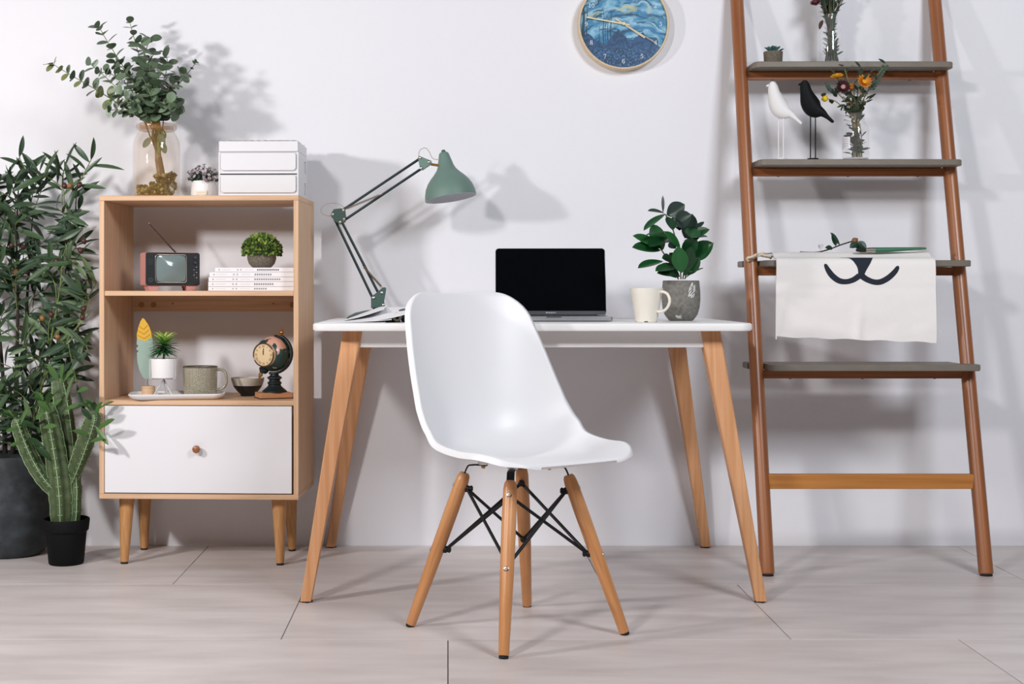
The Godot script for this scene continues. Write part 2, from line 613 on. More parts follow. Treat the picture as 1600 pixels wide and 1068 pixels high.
func studio_lamp(label: String, where: Vector3, towards: Vector3, size: Vector2, tint: Color, energy: float) -> void:
	var o := thing("studio_lamp", label, "lamp", Vector3(where.x, 0, where.z))
	var head := Vector3(0, where.y, 0)
	var aim := (towards - where).normalized()
	var turn := Basis.looking_at(aim)
	bar("pole", Vector3(0, 0.35, 0) - aim * 0.22, head - aim * 0.22, 0.014, M.black_metal, o)
	for k in 3:
		var a := TAU * k / 3.0 + 0.4
		bar("leg", Vector3(0, 0.5, 0) - aim * 0.22, Vector3(cos(a) * 0.32, 0.0, sin(a) * 0.32) - aim * Vector3(0.22, 0, 0.22), 0.01, M.black_metal, o)
	var rows := []
	for i in 2:
		var k: float = 1.0 if i == 0 else 0.35
		var row := []
		for q in [[-1, -1], [1, -1], [1, 1], [-1, 1]]:
			row.append(head + turn * Vector3(q[0] * (size.x / 2 + 0.02) * k, q[1] * (size.y / 2 + 0.02) * k, 0.01 + i * 0.22))
		rows.append(row)
	part("hood", Shape.new().sheet(rows, 0.004, true), M.black_metal, o)
	var glow := paint(Color(0.9, 0.9, 0.9), 0.6)
	glow.emission_enabled = true
	glow.emission = tint
	glow.emission_energy_multiplier = 1.0
	part("lamp_diffuser", Shape.new().box(Vector3(size.x, size.y, 0.01), 0.002), glow, o, head, turn)
	var l := AreaLight3D.new()
	l.name = "light"
	l.area_size = size
	l.light_color = tint
	l.light_energy = energy
	l.area_normalize_energy = true
	l.shadow_enabled = true
	l.area_range = 20.0
	o.add_child(l)
	l.transform = Transform3D(turn, head + aim * 0.012)


func build_room() -> void:
	# walls, floor and ceiling of the studio, with thickness
	var wx := 3.4
	var zb := -WALL
	var zf := 3.2
	var hh := 4.2
	structure("wall_back", Shape.new().box(Vector3(2 * wx + 0.4, hh + 0.2, 0.2), 0.0, Transform3D(Basis(), Vector3(0, hh / 2, zb - 0.1))), M.wall)
	structure("wall_front", Shape.new().box(Vector3(2 * wx + 0.4, hh + 0.2, 0.2), 0.0, Transform3D(Basis(), Vector3(0, hh / 2, zf + 0.1))), M.studio_grey)
	structure("wall_left", Shape.new().box(Vector3(0.2, hh + 0.2, zf - zb), 0.0, Transform3D(Basis(), Vector3(-wx - 0.1, hh / 2, (zf + zb) / 2))), M.studio_grey)
	structure("wall_right", Shape.new().box(Vector3(0.2, hh + 0.2, zf - zb), 0.0, Transform3D(Basis(), Vector3(wx + 0.1, hh / 2, (zf + zb) / 2))), M.studio_grey)
	structure("ceiling", Shape.new().box(Vector3(2 * wx, 0.1, zf - zb), 0.0, Transform3D(Basis(), Vector3(0, hh + 0.05, (zf + zb) / 2))), M.studio_grey)
	var fl := structure("floor", Shape.new().box(Vector3(2 * wx, 0.1, zf - zb), 0.0, Transform3D(Basis(), Vector3(0, -0.054, (zf + zb) / 2))), M.grout)
	# stone-look tiles 1.23 by 0.637 m laid in staggered rows along the wall
	var depth := 0.637
	var long := 1.228
	var gap := 0.0022
	var z1 := zb
	var joint := [-0.787, -0.402, 0.0, 0.40, -0.42, 0.02, 0.41, -0.8, -0.4, 0.0, 0.4, -0.42, 0.0]
	var edge := [4.026, 3.389]
	for r in 13:
		var z2: float = -edge[r] if r < 2 else -(3.389 - depth * (r - 1))
		z2 = minf(z2, zf)
		var x: float = joint[r] - 3 * long
		while x < wx:
			var x1 := maxf(x, -wx)
			var x2 := minf(x + long, wx)
			if x2 - x1 > 0.02 and z2 - z1 > 0.01:
				var s := Shape.new().box(Vector3(x2 - x1 - gap, 0.012, z2 - z1 - gap), 0.0012)
				part("floor_tile", s, M.tiles[(r + int(round(x * 3))) % 3 if (r + int(round(x * 3))) >= 0 else 0], fl, Vector3((x1 + x2) / 2, -0.006, (z1 + z2) / 2))
			x += long
		z1 = z2
		if z2 >= zf:
			break


func build_cabinet() -> void:
	var c := thing("storage_cabinet", "light oak open cabinet with one white drawer on tapered legs", "cabinet", Vector3(-0.749, 0, -4.436), -2.5)
	var w := 0.61
	var d := 0.335
	var y0 := 0.206
	var y1 := 1.127
	var t := 0.0155
	part("top_panel", Shape.new().box(Vector3(w, t, d), 0.001), M.oak_h, c, Vector3(0, y1 - t / 2, 0))
	part("bottom_panel", Shape.new().box(Vector3(w, t, d), 0.001), M.oak_h, c, Vector3(0, y0 + t / 2, 0))
	for s in [-1, 1]:
		part("side_panel", Shape.new().box(Vector3(t, y1 - y0 - 2 * t, d), 0.001), M.oak_v, c, Vector3(s * (w - t) / 2, (y0 + y1) / 2, 0))
	for y in [0.838 - t / 2, 0.506 - t / 2]:
		part("shelf", Shape.new().box(Vector3(w - 2 * t, t, d - 0.004), 0.001), M.oak_h, c, Vector3(0, y, -0.001))
	var rail := part("rear_rail", Shape.new().box(Vector3(w - 2 * t, 0.052, t), 0.001), M.oak_h, c, Vector3(0, 0.838 - t - 0.026, -d / 2 + 0.012))
	var cap := Shape.new().lathe([Vector2(0.0095, 0), Vector2(0.0095, 0.0008), Vector2(0, 0.0012)], 20).mesh()
	var capm := paint(hexa("a97c50"), 0.6)
	for x in [-0.258, -0.218, 0.238]:
		part("screw_cap", cap, capm, rail, Vector3(x, -0.004, t / 2), Basis(Vector3(1, 0, 0), PI / 2))
	var hole := Shape.new().lathe([Vector2(0.0022, 0), Vector2(0.0022, 0.0006), Vector2(0, 0.0006)], 10).mesh()
	for x in [-0.155, 0.175]:
		part("screw_hole", hole, M.rubber, rail, Vector3(x, 0.0, t / 2), Basis(Vector3(1, 0, 0), PI / 2))
	# drawer: white front set in the frame, a box behind it, a round wooden knob
	var dr := part("drawer", Shape.new().box(Vector3(w - 2 * t - 0.007, 0.264, 0.015), 0.001), M.drawer_white, c, Vector3(-0.002, 0.3565, d / 2 - 0.0078))
	var bx := Shape.new()
	for s in [-1, 1]:
		bx.box(Vector3(0.012, 0.2, d - 0.06), 0.0, Transform3D(Basis(), Vector3(s * 0.27, -0.01, -d / 2 + 0.02)))
	bx.box(Vector3(0.55, 0.006, d - 0.06), 0.0, Transform3D(Basis(), Vector3(0, -0.105, -d / 2 + 0.02)))
	part("drawer_box", bx, M.plain_white, dr)
	part("knob", Shape.new().lathe([Vector2(0.0045, 0), Vector2(0.005, 0.008), Vector2(0.009, 0.011), Vector2(0.0118, 0.016), Vector2(0.012, 0.02), Vector2(0.0105, 0.0245), Vector2(0.006, 0.027), Vector2(0, 0.0275)], 24), covered(M.brown_v.albedo_texture, Vector3(6, 6, 6), 0.35), dr, Vector3(-0.001, 0.003, 0.0075), Basis(Vector3(1, 0, 0), PI / 2))
	for s in [[-1, 1], [1, 1], [-1, -1], [1, -1]]:
		var top := Vector3(s[0] * 0.236, y0, s[1] * 0.105)
		var foot := Vector3(s[0] * 0.241, 0.004, s[1] * 0.118)
		var l := bar("leg", foot, top, [0.0125, 0.0235], M.leg_wood, c, 20)
		part("foot_pad", Shape.new().lathe([Vector2(0, 0), Vector2(0.0115, 0), Vector2(0.0115, 0.005), Vector2(0, 0.005)], 16), M.rubber, l, l.transform.affine_inverse() * Vector3(foot.x, 0.0, foot.z))


func build_desk() -> void:
	var d := thing("desk", "white topped desk with splayed beech legs and white apron", "desk", Vector3(0.23, 0, -4.2))
	# the top: 1.195 by 0.80 m, corners rounded, edge undercut
	var h := 0.75
	var th := 0.021
	var rows := []
	for q in [[0.004, h - th], [0.0, h - th + 0.004], [0.0, h - 0.005], [0.0015, h - 0.0015], [0.005, h]]:
		var ring := []
		for p in rounded(1.195 - 2 * q[0], 0.80 - 2 * q[0], 0.035 - q[0] * 0.5, 6):
			ring.append(Vector3(p.x, q[1], -p.y))
		rows.append(ring)
	var s := Shape.new().sheet(rows, 0.0, true)
	for e in [[rows[0], Vector3.DOWN], [rows[-1], Vector3.UP]]:
		var mid := Vector3(0, e[0][0].y, 0)
		for k in e[0].size():
			s.tri(mid, e[0][k], e[0][(k + 1) % e[0].size()], e[1], e[1], e[1])
	part("tabletop", s, M.white_lacquer, d)
	var ap := 0.047
	for z in [0.318, -0.318]:
		part("apron", Shape.new().box(Vector3(0.95, ap, 0.018), 0.0015), M.white_lacquer, d, Vector3(0.0, h - th - ap / 2, z))
	for x in [-0.497, 0.497]:
		part("apron", Shape.new().box(Vector3(0.018, ap, 0.55), 0.0015), M.white_lacquer, d, Vector3(x, h - th - ap / 2, 0))
	for sx in [-1, 1]:
		for sz in [-1, 1]:
			var foot := Vector3(sx * 0.612, 0.004, sz * (0.405 if sz > 0 else 0.402))
			var top := Vector3(sx * 0.492, h - th, sz * 0.305)
			var g := part("leg", desk_leg(foot, top), M.beech, d)
			part("foot_pad", Shape.new().box(Vector3(0.026, 0.004, 0.026), 0.001), M.rubber, g, Vector3(foot.x, 0.002, foot.z), Basis(Vector3.UP, PI / 4 + 0.2))


func desk_leg(foot: Vector3, top: Vector3) -> Shape:
	# a four-sided leg set on the diagonal, tapering down, edges eased; the axis is kept in desk metres
	var rows := []
	var out := Vector3(signf(foot.x), 0, signf(foot.z)).normalized()
	var side := Vector3(out.z, 0, -out.x)
	for q in [[0.0, 0.0205], [0.25, 0.0245], [0.5, 0.029], [0.75, 0.0335], [0.9, 0.0365], [1.0, 0.038]]:
		var p := foot.lerp(top, q[0])
		var r: float = q[1]
		var ring := []
		for k in 4:
			var a := PI / 2 * k
			var dir := out * cos(a) + side * sin(a)
			var along := -out * sin(a) + side * cos(a)
			ring.append(p + dir * r * 0.93 - along * r * 0.07)
			ring.append(p + dir * r * 0.93 + along * r * 0.07)
		rows.append(ring)
	var s := Shape.new()
	for i in rows.size() - 1:
		for k in 8:
			var e := (k + 1) % 8
			var mid: Vector3 = (rows[i][k] + rows[i][e] + rows[i + 1][k] + rows[i + 1][e]) / 4
			var axis := foot.lerp(top, clampf((mid.y - foot.y) / (top.y - foot.y), 0, 1))
			s.flat(rows[i][k], rows[i][e], rows[i + 1][e], mid - axis)
			s.flat(rows[i][k], rows[i + 1][e], rows[i + 1][k], mid - axis)
	for e in [[rows[0], foot, Vector3.DOWN], [rows[-1], top, Vector3.UP]]:
		for k in 8:
			s.flat(e[1], e[0][k], e[0][(k + 1) % 8], e[2])
	return s


func build_chair() -> void:
	var c := thing("shell_chair", "white moulded shell chair with beech dowel legs in front of desk", "chair", Vector3(0.1685, 0, -3.475), 36.0)
	# seat shell: a profile from front lip over the seat and up the back, bowed across
	var prof := smooth([Vector2(0.233, 0.431), Vector2(0.227, 0.435), Vector2(0.205, 0.4375), Vector2(0.15, 0.438), Vector2(0.06, 0.425), Vector2(-0.04, 0.418), Vector2(-0.11, 0.427), Vector2(-0.157, 0.455), Vector2(-0.182, 0.505), Vector2(-0.197, 0.58), Vector2(-0.214, 0.67), Vector2(-0.232, 0.76), Vector2(-0.243, 0.81), Vector2(-0.2475, 0.824), Vector2(-0.253, 0.829)], 4)
	var total := 0.0
	var run := [0.0]
	for i in range(1, prof.size()):
		total += prof[i].distance_to(prof[i - 1])
		run.append(total)
	var key_w := [[0.0, 0.222], [0.08, 0.226], [0.25, 0.234], [0.4, 0.236], [0.5, 0.234], [0.62, 0.228], [0.78, 0.212], [0.92, 0.192], [1.0, 0.184]]
	var key_c := [[0.0, 0.004], [0.06, 0.018], [0.2, 0.034], [0.34, 0.062], [0.44, 0.105], [0.52, 0.12], [0.62, 0.105], [0.75, 0.078], [0.9, 0.05], [1.0, 0.036]]
	var rows := []
	for i in prof.size():
		var u: float = run[i] / total
		var lean_at := deg_to_rad(lerpf(92.0, 8.0, smoothstep(0.12, 0.72, u)))
		var nrm := Vector2(cos(lean_at), sin(lean_at))
		var w := key(key_w, u)
		var lift := key(key_c, u)
		var cut := 0.0
		if u > 0.9:
			var k := clampf((u - 0.9) / 0.1, 0, 1)
			cut = 0.085 * (1.0 - sqrt(maxf(0.0, 1.0 - k * k)))
		elif u < 0.14:
			var k := clampf((0.14 - u) / 0.14, 0, 1)
			cut = 0.105 * (1.0 - sqrt(maxf(0.0, 1.0 - k * k)))
		var full := w
		w -= cut
		var row := []
		var m := 30
		for j in m + 1:
			var s := (float(j) / m) * 2.0 - 1.0
			s = sin(s * PI / 2 * 0.92) / sin(PI / 2 * 0.92)
			var z := lift * pow(absf(s) * w / full, 2.3)
			var p: Vector2 = prof[i] + nrm * z
			row.append(Vector3(w * s, p.y, p.x))
		# the rolled rim at both sides
		for e in [0, m]:
			var sg := -1.0 if e == 0 else 1.0
			var pe: Vector3 = row[e] if e == 0 else row[row.size() - 1]
			var turn_in := 0.25 + 0.75 * smoothstep(0.0, 0.06, u) * smoothstep(1.0, 0.95, u)
			var d3 := Vector3(sg * 0.003, -nrm.y * 0.012, -nrm.x * 0.012) * turn_in
			if e == 0:
				row.insert(0, pe + d3)
			else:
				row.append(pe + d3)
		rows.append(row)
	part("seat_shell", Shape.new().sheet(rows, 0.009), M.shell, c)
	# four dowel legs, their bolts, brackets and the crossed wire braces
	var tops := []
	var feet := []
	for k in 4:
		var a := PI / 4 + PI / 2 * k
		feet.append(Vector3(cos(a) * 0.267, 0.0, sin(a) * 0.267))
		tops.append(Vector3(cos(a) * 0.128, 0.386, sin(a) * 0.128))
	for k in 4:
		var dir: Vector3 = (tops[k] - feet[k]).normalized()
		var l: float = tops[k].distance_to(feet[k])
		var s := Shape.new().lathe([Vector2(0, -l / 2 + 0.006), Vector2(0.0115, -l / 2 + 0.006), Vector2(0.0125, -l / 2 + 0.01), Vector2(0.0165, -0.02), Vector2(0.0175, l / 2 - 0.1), Vector2(0.0165, l / 2 - 0.02), Vector2(0.0145, l / 2 - 0.006), Vector2(0.011, l / 2), Vector2(0, l / 2)], 22)
		var out := Vector3(feet[k].x, 0, feet[k].z).normalized()
		var leg := part("leg", s, M.dowel, c, (tops[k] + feet[k]) * 0.5, upright(dir, out))
		part("foot_pad", Shape.new().lathe([Vector2(0, 0), Vector2(0.011, 0), Vector2(0.0115, 0.007), Vector2(0, 0.007)], 16), M.rubber, leg, Vector3(0, -l / 2 - 0.0005, 0))
		for y in [l / 2 - 0.037, -0.0 - 0.005]:
			part("bolt", Shape.new().lathe([Vector2(0.0062, 0.0), Vector2(0.0062, 0.0018), Vector2(0.0045, 0.0026), Vector2(0.0028, 0.0026), Vector2(0.0026, 0.001), Vector2(0, 0.001)], 16), M.steel, leg, Vector3(0, y, 0.0150), Basis(Vector3(1, 0, 0), PI / 2))
		# bracket: flat steel out of the slot in the leg, bent in under the shell
		var a2: Vector3 = tops[k] - dir * 0.035
		var b2: Vector3 = tops[k] + dir * 0.012
		var c2 := b2 + Vector3(-out.x * 0.012, 0.009, -out.z * 0.012)
		var d2 := c2 - out * 0.04
		part("bracket", Shape.new().tube(smooth([a2, b2, c2, d2], 5), 0.0095, 8, 0.22, out), M.black_metal, c)
		part("rubber_mount", Shape.new().lathe([Vector2(0, 0), Vector2(0.012, 0), Vector2(0.0135, 0.004), Vector2(0.018, 0.009), Vector2(0.02, 0.013), Vector2(0, 0.013)], 18), M.shell, c, d2 + out * 0.01 + Vector3(0, 0.0015, 0))
		part("mount_screw", Shape.new().lathe([Vector2(0, -0.006), Vector2(0.004, -0.006), Vector2(0.0055, -0.002), Vector2(0.0055, 0), Vector2(0, 0)], 12), M.brass, c, d2 + out * 0.01 - Vector3(0, 0.002, 0))
	for k in 4:
		var e := (k + 1) % 4
		for pair in [[k, e], [e, k]]:
			var hi: Vector3 = feet[pair[0]].lerp(tops[pair[0]], 0.9)
			var lo: Vector3 = feet[pair[1]].lerp(tops[pair[1]], 0.505)
			var into := Vector3(-hi.x, 0, -hi.z).normalized() * 0.019
			var into2 := Vector3(-lo.x, 0, -lo.z).normalized() * 0.021
			bar("brace", hi + into, lo + into2, 0.0041, M.black_metal, c, 10)
	for k in 4:
		for f in [0.9, 0.505]:
			var p: Vector3 = feet[k].lerp(tops[k], f)
			var into := Vector3(-p.x, 0, -p.z).normalized()
			var nut := Shape.new().lathe([Vector2(0, 0), Vector2(0.007, 0), Vector2(0.007, 0.008), Vector2(0.0055, 0.008), Vector2(0.0055, 0.011), Vector2(0.0065, 0.011), Vector2(0.0065, 0.014), Vector2(0.004, 0.016), Vector2(0, 0.016)], 6)
			part("brace_nut", nut, M.black_metal, c, p + into * 0.013, upright(into, Vector3.UP) * Basis.from_scale(Vector3.ONE * 1.3))


func key(keys: Array, u: float) -> float:   # a smooth curve through (place, value) pairs
	var n := keys.size()
	for i in n - 1:
		if u <= keys[i + 1][0]:
			var x0: float = keys[i][0]
			var x1: float = keys[i + 1][0]
			var h := x1 - x0
			var t := clampf((u - x0) / h, 0.0, 1.0)
			var a := maxi(i - 1, 0)
			var d := mini(i + 2, n - 1)
			var m0: float = (keys[i + 1][1] - keys[a][1]) / (x1 - keys[a][0]) * h
			var m1: float = (keys[d][1] - keys[i][1]) / (keys[d][0] - x0) * h
			var t2 := t * t
			var t3 := t2 * t
			return (2.0 * t3 - 3.0 * t2 + 1.0) * keys[i][1] + (t3 - 2.0 * t2 + t) * m0 + (3.0 * t2 - 2.0 * t3) * keys[i + 1][1] + (t3 - t2) * m1
	return keys[-1][1]


func build_ladder() -> void:
	var o := thing("ladder_shelf", "brown wooden leaning ladder shelf with four grey boards", "shelf", Vector3(1.2625, 0, -4.145))
	var lean := 0.2464
	var rail := func(x: float, y: float) -> Vector3: return Vector3(x, y, -lean * y)
	var hw := 0.322
	for s in [-1, 1]:
		var r := bar("side_rail", rail.call(s * hw, 0.004), rail.call(s * hw, 1.955), 0.0212, M.brown_v, o, 28)
		part("foot_pad", Shape.new().lathe([Vector2(0, 0), Vector2(0.018, 0), Vector2(0.018, 0.006), Vector2(0, 0.006)], 20), M.rubber, r, r.transform.affine_inverse() * Vector3(s * hw, -0.001, 0.0))
	for y in [1.56, 1.245, 0.931, 0.617]:
		var zc: float = -lean * y
		# board seen from above (x, z): in front of the right rail, behind the left one, front corners rounded
		var p := PackedVector2Array()
		var l := -hw
		var zf: float = zc + 0.098
		var zk: float = zc - 0.098
		if y < 1.0:
			p.append_array(PackedVector2Array([Vector2(l - 0.021, zk), Vector2(l - 0.021, zc - 0.026), Vector2(l + 0.024, zc - 0.026)]))
		else:
			p.append(Vector2(l + 0.024, zk))
		p.append_array(PackedVector2Array([Vector2(l + 0.024, zf - 0.03), Vector2(l + 0.027, zf - 0.015), Vector2(l + 0.036, zf - 0.004), Vector2(l + 0.05, zf)]))
		p.append_array(PackedVector2Array([Vector2(0.335 - 0.025, zf), Vector2(0.335 - 0.008, zf - 0.007), Vector2(0.335, zf - 0.025), Vector2(0.335, zc + 0.026), Vector2(hw - 0.024, zc + 0.026), Vector2(hw - 0.024, zk)]))
		var t := Transform3D(Basis(Vector3(1, 0, 0), Vector3(0, 0, 1), Vector3(0, -1, 0)), Vector3(0, y - 0.0095, 0))
		part("board", Shape.new().prism(p, 0.019, 0.0025, t), M.board, o)
		var rg := part("rung", Shape.new().box(Vector3(2 * hw - 0.03, 0.026, 0.02), 0.002), M.brown_h, o, Vector3(0, y - 0.033, zc + 0.004))
		for x in [-0.22, 0.0, 0.22]:
			part("screw", Shape.new().lathe([Vector2(0.004, 0), Vector2(0.004, 0.0015), Vector2(0, 0.002)], 10), M.black_metal, rg, Vector3(x, -0.013, 0.003), Basis(Vector3(1, 0, 0), PI))
	part("rung", Shape.new().box(Vector3(2 * hw - 0.03, 0.044, 0.02), 0.002), M.amber_h, o, Vector3(0, 0.269, -lean * 0.269 + 0.002))


# ---------------------------------------------------------------- plants
func build_olive() -> void:
	var base := Vector3(-1.40, 0, -4.495)
	var o := thing("olive_tree", "tall leafy olive tree in a dark slate pot beside cabinet", "plant", base)
	part("pot", Shape.new().lathe([Vector2(0, 0), Vector2(0.098, 0), Vector2(0.108, 0.006), Vector2(0.121, 0.03), Vector2(0.129, 0.08), Vector2(0.132, 0.16), Vector2(0.13, 0.25), Vector2(0.126, 0.312), Vector2(0.123, 0.317), Vector2(0.114, 0.317), Vector2(0.112, 0.3), Vector2(0.112, 0.27)], 48), M.slate, o)
	part("soil", Shape.new().lathe([Vector2(0.113, 0.285), Vector2(0.06, 0.292), Vector2(0, 0.295)], 32), M.soil, o)
	var r := RandomNumberGenerator.new()
	r.seed = 21
	var trunks := [
		[[32, 708, 4.5], [38, 610, 4.49], [41, 500, 4.48], [46, 400, 4.46], [52, 330, 4.45]],
		[[20, 708, 4.5], [25, 600, 4.47], [28, 470, 4.44], [26, 370, 4.43], [30, 270, 4.43]],
		[[8, 708, 4.52], [4, 580, 4.5], [-8, 450, 4.48], [-15, 340, 4.46]],
		[[40, 706, 4.47], [62, 620, 4.42], [80, 530, 4.38], [96, 430, 4.36], [100, 330, 4.38], [98, 270, 4.38]],
		[[38, 690, 4.46], [70, 590, 4.4], [105, 530, 4.36], [140, 490, 4.36]],
	]
	var lines := []
	for k in trunks.size():
		var pts := []
		for q in trunks[k]:
			pts.append(at(q[0], q[1], q[2]) - base)
		var sm := smooth(pts, 6)
		lines.append(sm)
		var rad := []
		for i in sm.size():
			rad.append(lerpf(0.0085 if k < 3 else 0.004, 0.0016, float(i) / (sm.size() - 1)))
		part("stem", Shape.new().tube(sm, rad, 8), M.trunk if k < 3 else M.stem_green, o)
	var kinds := []
	for k in 5:
		kinds.append(leaf(0.075 + 0.008 * k, 0.0175 + 0.0012 * (k % 3), 0.5, [0.08, 0.2, 0.3, 0.05, 0.15][k], 0.14, 6))
	# twigs: from a stem to a tip; tips spread over the crown
	var twigs := []
	for q in [[28, 320, 30, 246, 4.43], [27, 330, 8, 280, 4.43], [45, 345, 62, 268, 4.44], [97, 320, 101, 262, 4.38], [99, 330, 142, 250, 4.34], [99, 345, 140, 330, 4.33], [98, 400, 138, 352, 4.32], [95, 420, 120, 410, 4.32], [120, 512, 152, 440, 4.34], [130, 500, 128, 455, 4.32], [105, 530, 120, 600, 4.32], [90, 560, 118, 560, 4.34], [110, 530, 138, 548, 4.33]]:
		twigs.append(q)
	for k in 88:
		var ty := r.randf_range(275, 690)
		var wide := 128.0
		if ty < 330: wide = 105.0
		if ty > 600: wide = 78.0
		var tx := r.randf_range(-62, wide)
		if ty > 560 and r.randf() < 0.35:
			continue
		var best := Vector3()
		var near := 1e9
		var sy := ty + r.randf_range(15, 75)
		var td := r.randf_range(4.30, 4.52)
		var tip := at(tx, ty, td) - base
		for ln in lines:
			for p in ln:
				var dd: float = p.distance_to(at(tx, sy, td) - base)
				if dd < near and p.y > 0.32:
					near = dd
					best = p
		twigs.append([best, tip])
	var leaves := []
	for q in twigs:
		var a: Vector3
		var b: Vector3
		if q.size() == 2:
			a = q[0]
			b = q[1]
		else:
			a = at(q[0], q[1], q[4] + 0.03) - base
			b = at(q[2], q[3], q[4]) - base
		var mid := (a + b) * 0.5 + Vector3(r.randf_range(-0.02, 0.02), 0.018, r.randf_range(-0.02, 0.02))
		var sm := smooth([a, mid, b], 5)
		part("twig", Shape.new().tube(sm, 0.0016, 5), M.stem_green, o)
		var count := clampi(int(a.distance_to(b) / 0.026) + 3, 4, 9)
		for i in count:
			var t := 0.25 + 0.75 * float(i) / (count - 1)
			var p: Vector3 = sm[clampi(int(t * (sm.size() - 1)), 0, sm.size() - 1)]
			var d := (b - a).normalized()
			var sidev := d.cross(Vector3(0, 0, 1)).normalized() * (1.0 if i % 2 == 0 else -1.0)
			var dir := d * r.randf_range(0.3, 0.9) + sidev * (r.randf_range(0.4, 1.1) if i < count - 1 else 0.1) + Vector3(r.randf_range(-0.3, 0.3), r.randf_range(-0.45, 0.3), r.randf_range(-0.2, 0.55))
			var face := Vector3(r.randf_range(-0.7, 0.7), r.randf_range(-0.1, 0.9), r.randf_range(0.3, 1.0))
			if (p + base).z < -4.5:
				dir.z = absf(dir.z)
			# keep clear of the cabinet's side
			if (p + base).x + dir.normalized().x * 0.1 > -1.07 and (p + base).y < 1.15 and (p + base).z < -4.2:
				dir.x = -absf(dir.x) - 0.2
			if (p + base).x > -1.08 and (p + base).y < 1.15:
				continue
			leaves.append([p, dir, face, r.randf_range(0.75, 1.12), r.randi() % 5, r.randi() % 10])
	# the leaves nearest the viewer are parts of their own, those behind them one mass
	leaves.sort_custom(func(x, y): return x[0].z > y[0].z)
	var rest := Shape.new()
	var made := 0
	for q in leaves:
		var m: Material = M.olive_leaf[0 if q[5] < 4 else 1 if q[5] < 7 else 2 if q[5] < 9 else 3]
		var b := upright(q[1], q[2]).scaled(Vector3.ONE * q[3])
		var world: Vector3 = q[0] + base
		var px: float = 700.0 + world.x * LENS / -world.z
		if made < 285 and px > -25.0:
			part("leaf", kinds[q[4]], m, o, q[0], upright(q[1], q[2]) * Basis.from_scale(Vector3.ONE * q[3]))
			made += 1
		else:
			var arr: Array = kinds[q[4]].surface_get_arrays(0)
			var t := Transform3D(upright(q[1], q[2]) * Basis.from_scale(Vector3.ONE * q[3]), q[0])
			for i in range(0, arr[Mesh.ARRAY_VERTEX].size(), 3):
				var vv: PackedVector3Array = arr[Mesh.ARRAY_VERTEX]
				var nn: PackedVector3Array = arr[Mesh.ARRAY_NORMAL]
				rest.tri(t * vv[i], t * vv[i + 1], t * vv[i + 2], (t.basis * nn[i]).normalized(), (t.basis * nn[i + 1]).normalized(), (t.basis * nn[i + 2]).normalized())
	if rest.v.size():
		var f := part("foliage", rest, M.olive_leaf[0], o)
		f.set_meta("kind", "stuff")
	var fruit := Shape.new().ball(Vector3(0.0082, 0.0112, 0.0082), Transform3D(), 12, 8).mesh()
	for q in [[109, 290, 4.33], [124, 289, 4.33], [101, 290, 4.34], [131, 376, 4.31], [126, 391, 4.31], [35, 327, 4.38], [48, 334, 4.38], [103, 337, 4.33], [25, 425, 4.35], [41, 423, 4.35], [35, 385, 4.36], [18, 383, 4.36], [66, 497, 4.33], [80, 491, 4.33], [34, 513, 4.35], [90, 526, 4.33], [131, 482, 4.31], [129, 495, 4.31], [88, 408, 4.34]]:
		part("olive", fruit, M.olive_ripe if q[0] in [109, 25, 66, 90] else M.olive_fruit, o, at(q[0], q[1], q[2]) - base, Basis(Vector3(0, 0, 1), r.randf_range(-1, 1)))


